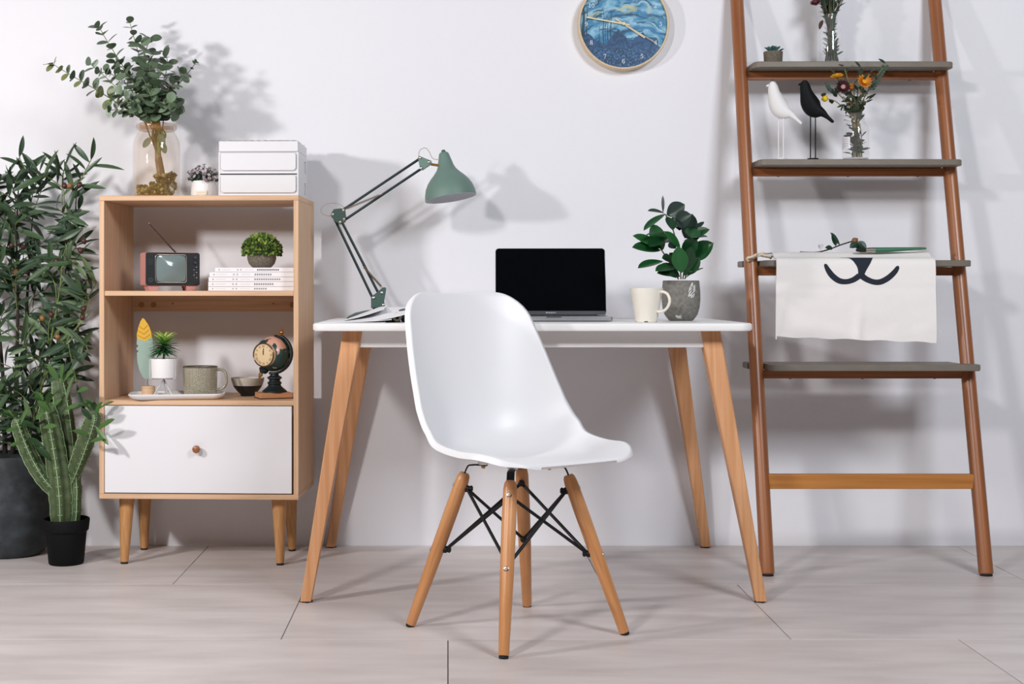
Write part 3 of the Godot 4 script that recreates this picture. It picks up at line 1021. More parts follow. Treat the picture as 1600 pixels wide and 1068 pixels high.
func build_cactus() -> void:
	var base := Vector3(-1.174, 0, -4.33)
	var o := thing("cactus", "green ribbed cactus with small leaves in a black nursery pot", "plant", base)
	part("pot", Shape.new().lathe([Vector2(0, 0), Vector2(0.05, 0), Vector2(0.053, 0.004), Vector2(0.0615, 0.098), Vector2(0.0675, 0.104), Vector2(0.071, 0.136), Vector2(0.0695, 0.139), Vector2(0.066, 0.139), Vector2(0.062, 0.105), Vector2(0.062, 0.1)], 36), M.pot_black, o)
	part("soil", Shape.new().lathe([Vector2(0.064, 0.118), Vector2(0.03, 0.122), Vector2(0, 0.122)], 24), M.soil, o)
	var r := RandomNumberGenerator.new()
	r.seed = 5
	var kinds := [leaf(0.062, 0.023, 0.62, 0.12, 0.1, 7, 0.65), leaf(0.048, 0.019, 0.6, 0.2, 0.1, 7, 0.65)]
	# columns: points (sight line x, y, depth) and half widths in metres
	var cols := [
		[[[96, 828, 4.315], [95, 780, 4.313], [90, 730, 4.31], [82, 680, 4.308], [75, 645, 4.305], [72, 632, 4.303]], [0.027, 0.032, 0.031, 0.029, 0.026, 0.018], 4, 0.15],
		[[[110, 828, 4.345], [112, 770, 4.345], [108, 710, 4.35], [101, 650, 4.352], [94, 605, 4.352], [91, 590, 4.352]], [0.028, 0.031, 0.03, 0.028, 0.026, 0.018], 4, 0.75],
		[[[86, 768, 4.32], [68, 748, 4.31], [50, 718, 4.305], [36, 686, 4.303], [28, 664, 4.302], [26, 656, 4.302]], [0.018, 0.021, 0.022, 0.021, 0.018, 0.011], 4, 0.5],
		[[[112, 748, 4.335], [122, 722, 4.31], [132, 695, 4.285], [141, 668, 4.265], [146, 652, 4.255], [147, 645, 4.25]], [0.018, 0.023, 0.025, 0.025, 0.022, 0.014], 4, 0.3],
	]
	for cdef in cols:
		var pts := []
		for q in cdef[0]:
			pts.append(at(q[0], q[1], q[2]) - base)
		var sm := smooth(pts, 7)
		var rr := smooth(cdef[1], 7)
		var ribs: int = cdef[2]
		var rows := []
		var crest := []
		for k in ribs:
			crest.append([])
		var x := Vector3(1, 0, 0)
		for i in sm.size():
			var d: Vector3 = (sm[mini(i + 1, sm.size() - 1)] - sm[maxi(i - 1, 0)]).normalized()
			x = (x - d * x.dot(d)).normalized()
			var y := d.cross(x)
			var ring := []
			var wave := 1.0 + 0.035 * sin(i * 1.9)
			var n := ribs * 8
			for s in n:
				var a := TAU * s / n
				var k: float = pow(absf(cos((a - cdef[3]) * ribs / 2.0)), 1.6)
				var rad: float = rr[i] * wave * (0.66 + 0.4 * k)
				ring.append(sm[i] + (x * cos(a) + y * sin(a)) * rad)
			rows.append(ring)
			for k in ribs:
				var a: float = cdef[3] + TAU * k / ribs
				crest[k].append(sm[i] + (x * cos(a) + y * sin(a)) * rr[i] * wave * 1.06)
		var tip: Vector3 = sm[-1]
		var up: Vector3 = (sm[-1] - sm[-2]).normalized()
		for f in [0.7, 0.35, 0.02]:
			var ring := []
			for p in rows[sm.size() - 1]:
				ring.append(tip + (p - tip) * f + up * 0.014 * (1.0 - f * f))
			rows.append(ring)
		var col := part("column", Shape.new().sheet(rows, 0.0, true), M.cactus, o)
		var vein := Shape.new()
		var thorn := Shape.new()
		for k in ribs:
			vein.tube(crest[k], 0.0014, 5)
			for i in range(2, crest[k].size() - 1, 2):
				var p: Vector3 = crest[k][i]
				var out: Vector3 = (p - sm[i]).normalized()
				var d: Vector3 = (sm[i] - sm[i - 1]).normalized()
				var sd := d.cross(out)
				for s in [-1.0, 1.0]:
					vein.tube([p - out * 0.0006, p + sd * s * 0.007 + d * 0.004 - out * 0.0022], 0.0009, 4)
				thorn.tube([p, p + out * 0.006 + d * 0.001], [0.0012, 0.0002], 4)
		part("rib_vein", vein, M.cactus_rib, col)
		part("thorn", thorn, M.spine, col)
		for k in (9 if ribs == 4 and cdef[1][1] > 0.025 else 6):
			var a := TAU * k / 7.0 + r.randf() * 0.6
			var p: Vector3 = sm[sm.size() - 2 - (k % 4) * 2] + Vector3(cos(a), 0, sin(a)) * rr[-4] * 0.85
			if k < 4:
				p = tip + Vector3(cos(a) * 0.008, 0.008, sin(a) * 0.008)
			part("leaf", kinds[k % 2], M.cactus_leaf[k % 2], o, p, upright(Vector3(cos(a) * 0.9, 0.75 + r.randf_range(-0.3, 0.5), sin(a) * 0.9), Vector3(-cos(a), 1.0, 0.5 - sin(a))))
	for q in [[150, 672, 173, 655, 0.02], [148, 650, 156, 630, 0.022], [143, 655, 130, 640, 0.018], [148, 664, 166, 690, 0.016], [140, 690, 158, 684, 0.016], [138, 680, 118, 672, 0.02], [120, 612, 134, 606, 0.02], [96, 600, 110, 578, 0.02], [92, 596, 78, 574, 0.019], [96, 598, 96, 572, 0.018], [80, 645, 62, 628, 0.02], [70, 640, 58, 652, 0.018], [78, 640, 92, 624, 0.018], [30, 668, 12, 672, 0.018], [32, 664, 40, 640, 0.02], [36, 690, 18, 694, 0.016], [66, 668, 84, 664, 0.018], [100, 640, 118, 632, 0.016]]:
		var fa := at(q[0], q[1], 4.24) - base
		var fb := at(q[2], q[3], 4.205) - base
		part("leaf", leaf((fb - fa).length() * 1.15, q[4], 0.6, 0.1, 0.12, 7, 0.65), M.cactus_leaf[int(q[0]) % 2], o, fa, upright(fb - fa, Vector3(-0.2, 0.6, 0.8)))
	for q in [[70, 700, -0.7], [115, 640, 0.9], [60, 670, -1.0], [80, 720, -0.4]  ]:
		part("leaf", kinds[0], M.cactus_leaf[1], o, at(q[0], q[1], 4.29) - base, upright(Vector3(q[2], 0.6, 0.3), Vector3(-q[2], 0.8, 0.7)))


func build_desk_plant() -> void:
	var base := Vector3(0.685, 0.75, -4.14)
	var p := thing("rubber_plant", "glossy green leafy plant in an egg shaped grey concrete pot on desk", "plant", base)
	part("pot", Shape.new().lathe([Vector2(0, 0), Vector2(0.032, 0), Vector2(0.037, 0.003), Vector2(0.048, 0.018), Vector2(0.054, 0.038), Vector2(0.0565, 0.062), Vector2(0.056, 0.085), Vector2(0.053, 0.116), Vector2(0.052, 0.118), Vector2(0.047, 0.118), Vector2(0.046, 0.1)], 40), M.concrete, p)
	# white brushed marks on the pot
	var r := RandomNumberGenerator.new()
	r.seed = 12
	var pot_r := func(y: float) -> float: return key([[0.0, 0.034], [0.018, 0.048], [0.038, 0.054], [0.062, 0.0565], [0.085, 0.056], [0.116, 0.053]], y)
	var white := paint(hexa("dcdcda"), 0.8)
	var mark := Shape.new()
	for k in 46:
		var low := k >= 32
		var a: float = (r.randf_range(1.0, 1.36) if not low else r.randf_range(1.65, 1.95))
		var y: float = (r.randf_range(0.066, 0.1) if not low else r.randf_range(0.006, 0.013))
		var pts := []
		for i in 4:
			var aa: float = a - i * (0.035 if not low else -0.05) * r.randf_range(0.6, 1.2)
			var yy: float = y + i * (0.0035 if not low else 0.0014) * r.randf_range(0.3, 1.3)
			var rad: float = pot_r.call(yy) + 0.0003
			pts.append(Vector3(cos(aa) * rad, yy, sin(aa) * rad))
		mark.tube(pts, 0.0011, 5)
	part("brush_marks", mark, white, p)
	part("soil", Shape.new().lathe([Vector2(0.047, 0.108), Vector2(0.02, 0.112), Vector2(0, 0.112)], 20), M.soil, p)
	# stems
	for q in [[[1064, 436, 4.14], [1061, 400, 4.13], [1052, 360, 4.13], [1040, 335, 4.14]], [[1067, 436, 4.14], [1072, 395, 4.13], [1078, 360, 4.13]], [[1060, 436, 4.13], [1045, 408, 4.1], [1030, 385, 4.1]], [[1070, 436, 4.15], [1080, 400, 4.16], [1086, 375, 4.16]]]:
		var pts := []
		for e in q:
			pts.append(at(e[0], e[1], e[2]) - base)
		part("stem", Shape.new().tube(smooth(pts, 5), 0.0019, 7), M.stem_brown, p)
	# leaves: root, tip (sight lines), depths, width, tone, how far it faces up
	var list := [
		[1042, 336, 1068, 320, 4.13, 4.10, 0.036, 2, 0.2], [1055, 350, 1078, 336, 4.12, 4.08, 0.04, 2, 0.3], [1040, 334, 1006, 355, 4.12, 4.08, 0.022, 0, 0.9],
		[1038, 333, 1014, 327, 4.14, 4.12, 0.018, 3, 0.8], [1036, 332, 1036, 306, 4.15, 4.15, 0.007, 2, 0.0], [1042, 338, 1052, 356, 4.11, 4.06, 0.022, 3, 0.6],
		[1046, 362, 1010, 362, 4.10, 4.03, 0.012, 2, 1.0], [1036, 390, 1020, 352, 4.11, 4.09, 0.034, 1, 0.2], [1034, 388, 994, 366, 4.10, 4.05, 0.026, 1, 0.5],
		[1032, 391, 992, 383, 4.09, 4.04, 0.03, 0, 0.5], [1036, 408, 999, 414, 4.08, 4.03, 0.026, 0, 0.7], [1045, 372, 1016, 381, 4.09, 4.04, 0.03, 3, 0.6],
		[1063, 388, 1042, 362, 4.08, 4.04, 0.022, 1, 0.5], [1070, 372, 1082, 336, 4.13, 4.11, 0.036, 2, 0.3], [1072, 372, 1106, 357, 4.13, 4.1, 0.026, 0, 0.5],
		[1068, 376, 1103, 366, 4.1, 4.05, 0.022, 2, 0.9], [1078, 364, 1100, 345, 4.16, 4.18, 0.012, 2, 0.6], [1077, 406, 1111, 380, 4.13, 4.08, 0.042, 0, 0.4],
		[1070, 422, 1080, 388, 4.08, 4.05, 0.03, 3, 0.3], [1065, 426, 1060, 388, 4.07, 4.03, 0.036, 1, 0.2], [1056, 418, 1027, 419, 4.08, 4.02, 0.028, 0, 0.6],
		[1071, 434, 1096, 416, 4.11, 4.06, 0.016, 3, 0.8], [1056, 434, 1041, 428, 4.1, 4.06, 0.014, 3, 0.7], [1050, 405, 1036, 402, 4.1, 4.08, 0.022, 3, 0.4],
		[1074, 355, 1088, 372, 4.12, 4.06, 0.034, 0, 0.3], [1056, 388, 1046, 378, 4.14, 4.15, 0.02, 2, 0.3],
		[1060, 428, 1030, 424, 4.09, 4.05, 0.026, 0, 0.5], [1062, 432, 1034, 414, 4.1, 4.06, 0.03, 3, 0.4], [1068, 430, 1092, 404, 4.1, 4.07, 0.03, 0, 0.3], [1066, 420, 1048, 396, 4.12, 4.1, 0.03, 3, 0.3],
		[1072, 400, 1098, 384, 4.15, 4.13, 0.03, 1, 0.4], [1068, 400, 1086, 372, 4.1, 4.07, 0.034, 3, 0.3], [1052, 372, 1028, 374, 4.12, 4.09, 0.03, 0, 0.5], [1062, 360, 1060, 332, 4.15, 4.16, 0.034, 3, 0.2]]
	for q in list:
		var a := at(q[0], q[1], q[4]) - base
		var b := at(q[2], q[3], q[5]) - base
		var d := b - a
		part("leaf", leaf(d.length() * 1.06, q[6] * 1.32, 0.55, 0.1, 0.16, 9, 0.65), M.ficus_leaf[q[7]], p, a, upright(d, Vector3(0.15 * signf(d.x), q[8], 1.0 - q[8] * 0.6)))


func build_gum_jar() -> void:
	var base := Vector3(-0.916, 1.127, -4.425)
	var j := thing("glass_jar", "amber tinted glass jar standing on top of cabinet", "jar", base)
	part("body", Shape.new().lathe([Vector2(0, 0.004), Vector2(0.066, 0.004), Vector2(0.071, 0.008), Vector2(0.0725, 0.016), Vector2(0.0725, 0.165), Vector2(0.07, 0.182), Vector2(0.062, 0.198), Vector2(0.056, 0.207), Vector2(0.055, 0.215)], 48), M.amber_glass, j)
	part("rim", Shape.new().lathe([Vector2(0.055, 0.213), Vector2(0.061, 0.216), Vector2(0.064, 0.223), Vector2(0.063, 0.231), Vector2(0.058, 0.235), Vector2(0.053, 0.233), Vector2(0.0515, 0.224), Vector2(0.055, 0.213)], 48), M.amber_rim, j)
	part("base_rim", Shape.new().lathe([Vector2(0.062, 0.0), Vector2(0.0695, 0.0015), Vector2(0.0725, 0.008), Vector2(0.069, 0.008), Vector2(0.062, 0.004), Vector2(0.062, 0.0)], 48), M.amber_rim, j)
	# moss on the bottom
	var r := RandomNumberGenerator.new()
	r.seed = 33
	var moss := Shape.new()
	for k in 330:
		var a := r.randf() * TAU
		var rad := sqrt(r.randf()) * 0.061
		var x := cos(a) * rad
		var z := sin(a) * rad
		var h := 0.026 + 0.022 * clampf(x / 0.06 + 0.4, 0, 1) + (0.02 if x > 0.0 else 0.0) - (0.012 if absf(x + 0.022) < 0.014 else 0.0)
		var y := 0.012 + r.randf() * h
		var b := Basis.from_euler(Vector3(r.randf() * 6, r.randf() * 6, r.randf() * 6))
		var s := r.randf_range(0.004, 0.009)
		moss.c = [Color(0.16, 0.13, 0.035), Color(0.28, 0.22, 0.07), Color(0.09, 0.065, 0.02), Color(0.36, 0.3, 0.12)][k % 4]
		moss.ball(Vector3(s, s * r.randf_range(0.5, 0.9), s * r.randf_range(0.6, 1.0)), Transform3D(b, Vector3(x, y, z)), 6, 4)
	var mm := paint(Color.WHITE, 0.95, {"vertex_color_use_as_albedo": true})
	var mo := part("moss", moss, mm, self, base + Vector3(0, 0.002, 0))
	tag(mo, "yellow brown moss heaped in the bottom of glass jar", "moss", "", "stuff")
	# eucalyptus: a bunch of stems standing in the jar
	var e := thing("eucalyptus_bunch", "bunch of silver green eucalyptus branches standing in glass jar", "plant", base)
	var foot := Vector3(0.012, 0.03, 0.0)
	part("bark_bundle", Shape.new().tube([Vector3(0.024, 0.03, 0.004), Vector3(0.014, 0.075, 0.0), Vector3(0.006, 0.12, 0.0), Vector3(0.004, 0.15, 0.0)], [0.012, 0.012, 0.011, 0.009], 9), covered(grain(128, 24, 4, ramp("5b4636", "8a7058", "a08a72"), 141, 4), Vector3(9, 9, 9), 0.9), e)
	part("bark_bundle", Shape.new().tube([Vector3(0.034, 0.05, 0.012), Vector3(0.02, 0.08, 0.008), Vector3(0.012, 0.13, 0.006)], [0.007, 0.008, 0.006], 8), M.stem_brown, e)
	var kinds := []
	for q in [[0.048, 0.042, 0.52], [0.053, 0.038, 0.5], [0.043, 0.037, 0.52], [0.052, 0.03, 0.48], [0.04, 0.02, 0.5]]:
		kinds.append(leaf(q[0], q[1], q[2], 0.1, 0.07, 9, 0.55))
	# branches: way points (sight line x, y, depth), leaf spacing from which point, leaf size, tone
	var br := [
		[[[236, 190, 4.42], [195, 168, 4.38], [150, 140, 4.34], [112, 118, 4.32], [82, 100, 4.31]], 0.30, 1.0, 4],
		[[[238, 190, 4.42], [220, 150, 4.38], [190, 100, 4.36], [166, 62, 4.36], [155, 42, 4.36]], 0.25, 1.0, 0],
		[[[242, 190, 4.44], [230, 130, 4.45], [214, 75, 4.47], [203, 36, 4.48]], 0.35, 0.85, 0],
		[[[243, 190, 4.42], [236, 140, 4.38], [228, 95, 4.36], [220, 65, 4.35]], 0.25, 1.15, 0],
		[[[238, 192, 4.40], [205, 160, 4.35], [170, 125, 4.33], [142, 101, 4.33]], 0.25, 0.9, 3],
		[[[246, 190, 4.44], [262, 150, 4.42], [285, 125, 4.4], [306, 98, 4.4]], 0.35, 0.62, 2],
		[[[246, 190, 4.42], [258, 150, 4.38], [272, 130, 4.36], [286, 116, 4.36]], 0.3, 0.8, 2],
		[[[243, 190, 4.42], [240, 150, 4.36], [234, 115, 4.34], [236, 85, 4.34]], 0.25, 1.1, 0],
		[[[236, 194, 4.40], [208, 178, 4.33], [186, 172, 4.31], [172, 172, 4.3]], 0.3, 0.85, 3],
		[[[246, 192, 4.41], [258, 170, 4.35], [268, 160, 4.33], [276, 172, 4.32]], 0.2, 1.05, 2],
		[[[240, 192, 4.40], [225, 165, 4.33], [212, 150, 4.31], [205, 158, 4.3]], 0.2, 0.95, 3],
		[[[244, 192, 4.41], [246, 160, 4.33], [245, 135, 4.31], [252, 108, 4.31]], 0.25, 1.1, 0],
		[[[240, 184, 4.40], [220, 176, 4.33], [206, 174, 4.32], [194, 182, 4.32]], 0.25, 0.85, 2],
		[[[238, 190, 4.43], [215, 140, 4.44], [195, 110, 4.45], [180, 98, 4.46]], 0.3, 0.85, 2],
		[[[244, 190, 4.45], [252, 140, 4.5], [262, 100, 4.52], [255, 80, 4.53]], 0.3, 1.0, 1],
		[[[242, 192, 4.40], [232, 160, 4.31], [222, 156, 4.29], [210, 166, 4.28]], 0.2, 1.0, 1],
		[[[246, 192, 4.42], [262, 164, 4.36], [272, 166, 4.34], [278, 174, 4.33]], 0.3, 0.9, 2],
		[[[243, 190, 4.40], [240, 165, 4.31], [232, 140, 4.28], [222, 120, 4.28]], 0.2, 1.0, 1],
		[[[243, 190, 4.43], [232, 130, 4.42], [226, 90, 4.41], [234, 62, 4.4]], 0.3, 1.1, 0],
		[[[242, 190, 4.40], [222, 150, 4.35], [202, 122, 4.33], [186, 112, 4.33]], 0.25, 1.0, 0],
		[[[245, 190, 4.40], [252, 158, 4.33], [262, 142, 4.31], [266, 126, 4.31]], 0.25, 1.1, 2],
		[[[240, 192, 4.38], [218, 172, 4.3], [200, 160, 4.28], [186, 150, 4.28]], 0.25, 0.95, 1],
		[[[245, 192, 4.38], [256, 166, 4.32], [266, 160, 4.3], [274, 162, 4.3]], 0.2, 1.1, 0],
		[[[239, 192, 4.45], [205, 140, 4.5], [178, 118, 4.52], [165, 112, 4.52]], 0.3, 0.9, 2]]
	for q in br:
		var swing := r.randf_range(-0.022, 0.022)
		var pts := [Vector3(0.004 + r.randf_range(-0.004, 0.004), 0.118, r.randf_range(-0.004, 0.004)), Vector3(0.004 + swing * 0.6, 0.17, r.randf_range(-0.012, 0.012)), Vector3(swing * 1.3, 0.212, r.randf_range(-0.02, 0.02))]
		for w in q[0].slice(1):
			pts.append(at(w[0], w[1], w[2]) - base)
		var sm := smooth(pts, 7)
		var rad := []
		for i in sm.size():
			rad.append(lerpf(0.0026, 0.0009, float(i) / sm.size()))
		var stem := part("branch", Shape.new().tube(sm, rad, 6), M.stem_green if q[3] != 2 else M.stem_brown, e)
		var len_all := 0.0
		for i in range(1, sm.size()):
			len_all += sm[i].distance_to(sm[i - 1])
		var step: float = 0.02 * q[2]
		var gone := 0.0
		var nxt := len_all * 0.4
		var flip := 0
		for i in range(1, sm.size()):
			gone += sm[i].distance_to(sm[i - 1])
			if gone < nxt and i < sm.size() - 1:
				continue
			nxt = gone + step
			flip += 1
			var d: Vector3 = (sm[i] - sm[i - 1]).normalized()
			var ax := d.cross(Vector3(0, 0, 1)).normalized().rotated(d, flip * PI / 2 + r.randf_range(-0.5, 0.5))
			var small := lerpf(1.12, 0.72, gone / len_all)
			for s in [-1.0, 1.0]:
				var dir: Vector3 = ax * s + d * r.randf_range(0.25, 0.7) + Vector3(0, r.randf_range(-0.25, 0.2), 0.1)
				var face: Vector3 = d * 0.7 - ax * s * 0.3 + Vector3(r.randf_range(-0.6, 0.6), r.randf_range(-0.3, 0.6), r.randf_range(0.2, 1.0))
				var tone: int = q[3] if r.randf() < 0.62 else r.randi() % 3
				var sc: float = q[2] * small * r.randf_range(0.85, 1.1)
				if sm[i].y < 0.255 and absf(sm[i].x) < 0.085:
					continue
				part("leaf", kinds[(r.randi() % 3) if q[2] > 0.7 else 4], M.gum_leaf[tone], stem, sm[i], upright(dir, face) * Basis.from_scale(Vector3.ONE * sc))
	for q in [[0.024, 0.2, 0.02, 0.5], [-0.03, 0.19, 0.02, -0.6], [0.035, 0.178, 0.0, 0.3]]:
		part("leaf", kinds[4], M.gum_leaf[0], e, Vector3(q[0] * 0.5, q[1], q[2]), upright(Vector3(q[3], -0.9, 0.2), Vector3(0.2, 0.3, 1)))


# ---------------------------------------------------------------- lamp, laptop, clock
func build_lamp() -> void:
	var dz := 4.42
	var base := at(592, 500, dz)
	base.y = 0.75
	var o := thing("desk_lamp", "sage green jointed desk lamp with a bell shade", "lamp", base)
	var p := func(x: float, y: float, out := 0.0) -> Vector3: return at(x, y, dz - out) - base
	part("base", Shape.new().lathe([Vector2(0, 0), Vector2(0.099, 0), Vector2(0.101, 0.003), Vector2(0.095, 0.009), Vector2(0.075, 0.019), Vector2(0.045, 0.026), Vector2(0.018, 0.029), Vector2(0.0, 0.029)], 40), M.lamp_dark, o)
	part("neck", Shape.new().lathe([Vector2(0.012, 0.027), Vector2(0.02, 0.029), Vector2(0.02, 0.036), Vector2(0, 0.036)], 16), M.black_metal, o)
	var plate := func(called: String, pts: Array, m: Material) -> Node3D:
		var mid := Vector2()
		for q in pts: mid += Vector2(q[0], q[1]) / pts.size()
		var poly := PackedVector2Array()
		var org: Vector3 = p.call(mid.x, mid.y)
		for q in pts:
			var w: Vector3 = p.call(q[0], q[1])
			poly.append(Vector2(w.x - org.x, w.y - org.y))
		var s := Shape.new()
		for z in [-0.011, 0.011]:
			s.prism(poly, 0.0022, 0.0005, Transform3D(Basis(), Vector3(0, 0, z)))
		return part(called, s, m, o, org)
	var screw := Shape.new().lathe([Vector2(0.0052, 0), Vector2(0.0052, 0.002), Vector2(0.0035, 0.0036), Vector2(0, 0.004)], 12).mesh()
	var screws := func(pl: Node3D, pts: Array) -> void:
		for q in pts:
			part("screw", screw, M.steel, pl, p.call(q[0], q[1]) - pl.position + Vector3(0, 0, 0.012), Basis(Vector3(1, 0, 0), PI / 2))
	var foot: Node3D = plate.call("foot_bracket", [[580, 481], [580, 463], [586, 459], [598, 449], [602, 448.5], [603.5, 451], [600, 470], [601, 481]], M.lamp_dark)
	screws.call(foot, [[584, 465], [597, 457], [599.5, 476]])
	var elbow: Node3D = plate.call("elbow_plate", [[518, 333], [522, 327], [533, 325.5], [539, 327], [541, 343], [539, 347], [531, 350.5], [525, 347], [517.5, 338]], M.lamp_dark)
	screws.call(elbow, [[520, 335], [536.5, 328.5], [537.5, 342.5], [531.5, 347]])
	var headp: Node3D = plate.call("head_plate", [[653, 246], [657, 244.5], [674, 251.5], [675, 255.5], [661, 265.5], [656.5, 265]], M.lamp_green)
	screws.call(headp, [[656.5, 247], [670.5, 253.5], [658, 263]])
	for q in [[522, 340, 583, 467, -0.005], [534, 346, 593, 461, 0.004], [537, 327, 657, 247, 0.004], [538.5, 343.5, 659, 263, -0.004]]:
		bar("arm", p.call(q[0], q[1], q[4]), p.call(q[2], q[3], q[4]), 0.0042, M.lamp_bar, o, 10)
	# springs: coils along two struts
	for q in [[538, 327, 597, 303], [566, 414, 598, 450]]:
		for zz in [-0.009, 0.009]:
			var a: Vector3 = p.call(q[0], q[1], zz)
			var b: Vector3 = p.call(q[2], q[3], zz)
			var s := Shape.new()
			var d := (b - a).normalized()
			var u := d.cross(Vector3(0, 0, 1)).normalized()
			var w := d.cross(u)
			var pts := []
			var turns := 30
			for i in turns * 7 + 1:
				var t := float(i) / (turns * 7)
				var ang := TAU * i / 7.0
				pts.append(a.lerp(b, 0.08 + 0.84 * t) + (u * cos(ang) + w * sin(ang)) * 0.0033)
			s.tube(pts, 0.0009, 4)
			s.tube([a, a.lerp(b, 0.08)], 0.0011, 5)
			s.tube([a.lerp(b, 0.92), b], 0.0011, 5)
			part("spring", s, M.spring, o)
	bar("swivel", p.call(673, 256.5), p.call(690, 259), 0.0042, M.brass, o, 10)
	# bell shade, tilted a little to the left
	var axis := Basis(Vector3(0, 0, 1), deg_to_rad(9.0)) * Basis(Vector3(1, 0, 0), deg_to_rad(-5.0))
	var rim_mid: Vector3 = p.call(704.5, 309.5)
	var sh := part("shade", Shape.new().lathe([Vector2(0, 0.150), Vector2(0.004, 0.150), Vector2(0.0125, 0.1465), Vector2(0.0155, 0.1425), Vector2(0.0165, 0.139), Vector2(0.021, 0.122), Vector2(0.0255, 0.104), Vector2(0.031, 0.092), Vector2(0.041, 0.080), Vector2(0.054, 0.067), Vector2(0.066, 0.052), Vector2(0.0745, 0.036), Vector2(0.0795, 0.018), Vector2(0.0815, 0.0)].map(func(v): return v), 56), M.lamp_green, o, rim_mid, axis)
	part("shade_lining", Shape.new().lathe([Vector2(0.0815, 0.0), Vector2(0.0797, 0.0), Vector2(0.0775, 0.018), Vector2(0.0725, 0.036), Vector2(0.064, 0.052), Vector2(0.052, 0.067), Vector2(0.039, 0.079), Vector2(0.02, 0.088), Vector2(0, 0.09)], 56), M.shade_inside, sh)
	part("bulb", Shape.new().lathe([Vector2(0.012, 0.088), Vector2(0.013, 0.066), Vector2(0.02, 0.05), Vector2(0.025, 0.036), Vector2(0.024, 0.026), Vector2(0.016, 0.016), Vector2(0, 0.011)], 24), M.ceramic, sh)
	part("switch_knob", Shape.new().lathe([Vector2(0.007, 0.149), Vector2(0.006, 0.154), Vector2(0, 0.157)], 14), M.lamp_dark, sh)
	# thin cord looping at the elbow and at the head
	part("cord", Shape.new().tube(smooth([p.call(540, 325), p.call(528, 318), p.call(512, 318), p.call(502, 325), p.call(503, 333), p.call(512, 337), p.call(520, 336)], 6), 0.0012, 6), M.cord, o)
	part("cord", Shape.new().tube(smooth([p.call(654, 246), p.call(656, 235), p.call(664, 231), p.call(670, 236), p.call(675, 246), p.call(681, 249), p.call(688, 249)], 6), 0.0012, 6), M.cord, o)


func build_laptop() -> void:
	var w := 0.335
	var dp := 0.235
	var o := thing("laptop", "open laptop with a black screen on the desk behind chair", "laptop", Vector3(0.306, 0.75, -4.13), -2.0)
	var flat := Transform3D(Basis(Vector3(1, 0, 0), Vector3(0, 0, -1), Vector3(0, 1, 0)), Vector3(0, 0.0085, 0))
	var deck := part("base", Shape.new().prism(rounded(w, dp, 0.011), 0.0125, 0.0018, flat), M.aluminium, o)
	part("finger_notch", Shape.new().box(Vector3(0.044, 0.0035, 0.003), 0.0008), M.bezel, deck, Vector3(0, 0.0128, dp / 2 - 0.0012))
	for x in [-0.14, 0.14]:
		for z in [-0.095, 0.095]:
			part("foot", Shape.new().lathe([Vector2(0, -0.0023), Vector2(0.007, -0.0023), Vector2(0.008, 0), Vector2(0, 0)], 16), M.rubber, deck, Vector3(x, 0.0023, z))
	part("trackpad", Shape.new().box(Vector3(0.15, 0.0004, 0.085), 0.0), M.steel, deck, Vector3(0, 0.0149, 0.06))
	var keyb := part("keyboard", Shape.new().box(Vector3(0.28, 0.0006, 0.105), 0.0), M.bezel, deck, Vector3(0, 0.0149, -0.045))
	var key_mesh := Shape.new().box(Vector3(0.0165, 0.0012, 0.0165), 0.0003).mesh()
	for r in 5:
		for k in 14:
			part("key", key_mesh, M.rubber, keyb, Vector3((k - 6.5) * 0.0196, 0.0008, (r - 2) * 0.0198))
	# lid: leans back from the hinge
	var tilt := Basis(Vector3(1, 0, 0), deg_to_rad(-17.0))
	var hinge := Vector3(0, 0.0145, -dp / 2 + 0.006)
	var lh := 0.213
	var lid := part("lid", Shape.new().prism(rounded(w, lh, 0.011), 0.005, 0.0012, Transform3D(Basis(), Vector3(0, lh / 2, -0.0026))), M.aluminium, o, hinge, tilt)
	part("screen", Shape.new().prism(rounded(w - 0.003, lh - 0.003, 0.0095), 0.0012, 0.0002, Transform3D(Basis(), Vector3(0, lh / 2, 0.0003))), M.screen_black, lid)
	part("chin", Shape.new().box(Vector3(w - 0.006, 0.011, 0.0006), 0.0), M.bezel, lid, Vector3(0, 0.0075, 0.0011))
	part("hinge", Shape.new().tube([Vector3(-0.13, 0.0, -0.002), Vector3(0.13, 0.0, -0.002)], 0.004, 10), M.bezel, lid)
	var tm := TextMesh.new()
	tm.text = "MacBook Pro"
	tm.font = lettering("Droid Sans")
	tm.font_size = 32
	tm.pixel_size = 0.00016
	tm.depth = 0.0002
	part("lettering", tm, paint(hexa("e8e8ea"), 0.5), lid, Vector3(0, 0.0075, 0.0015))


func lettering(family: String) -> SystemFont:
	var f := SystemFont.new()
	f.font_names = PackedStringArray([family])
	return f


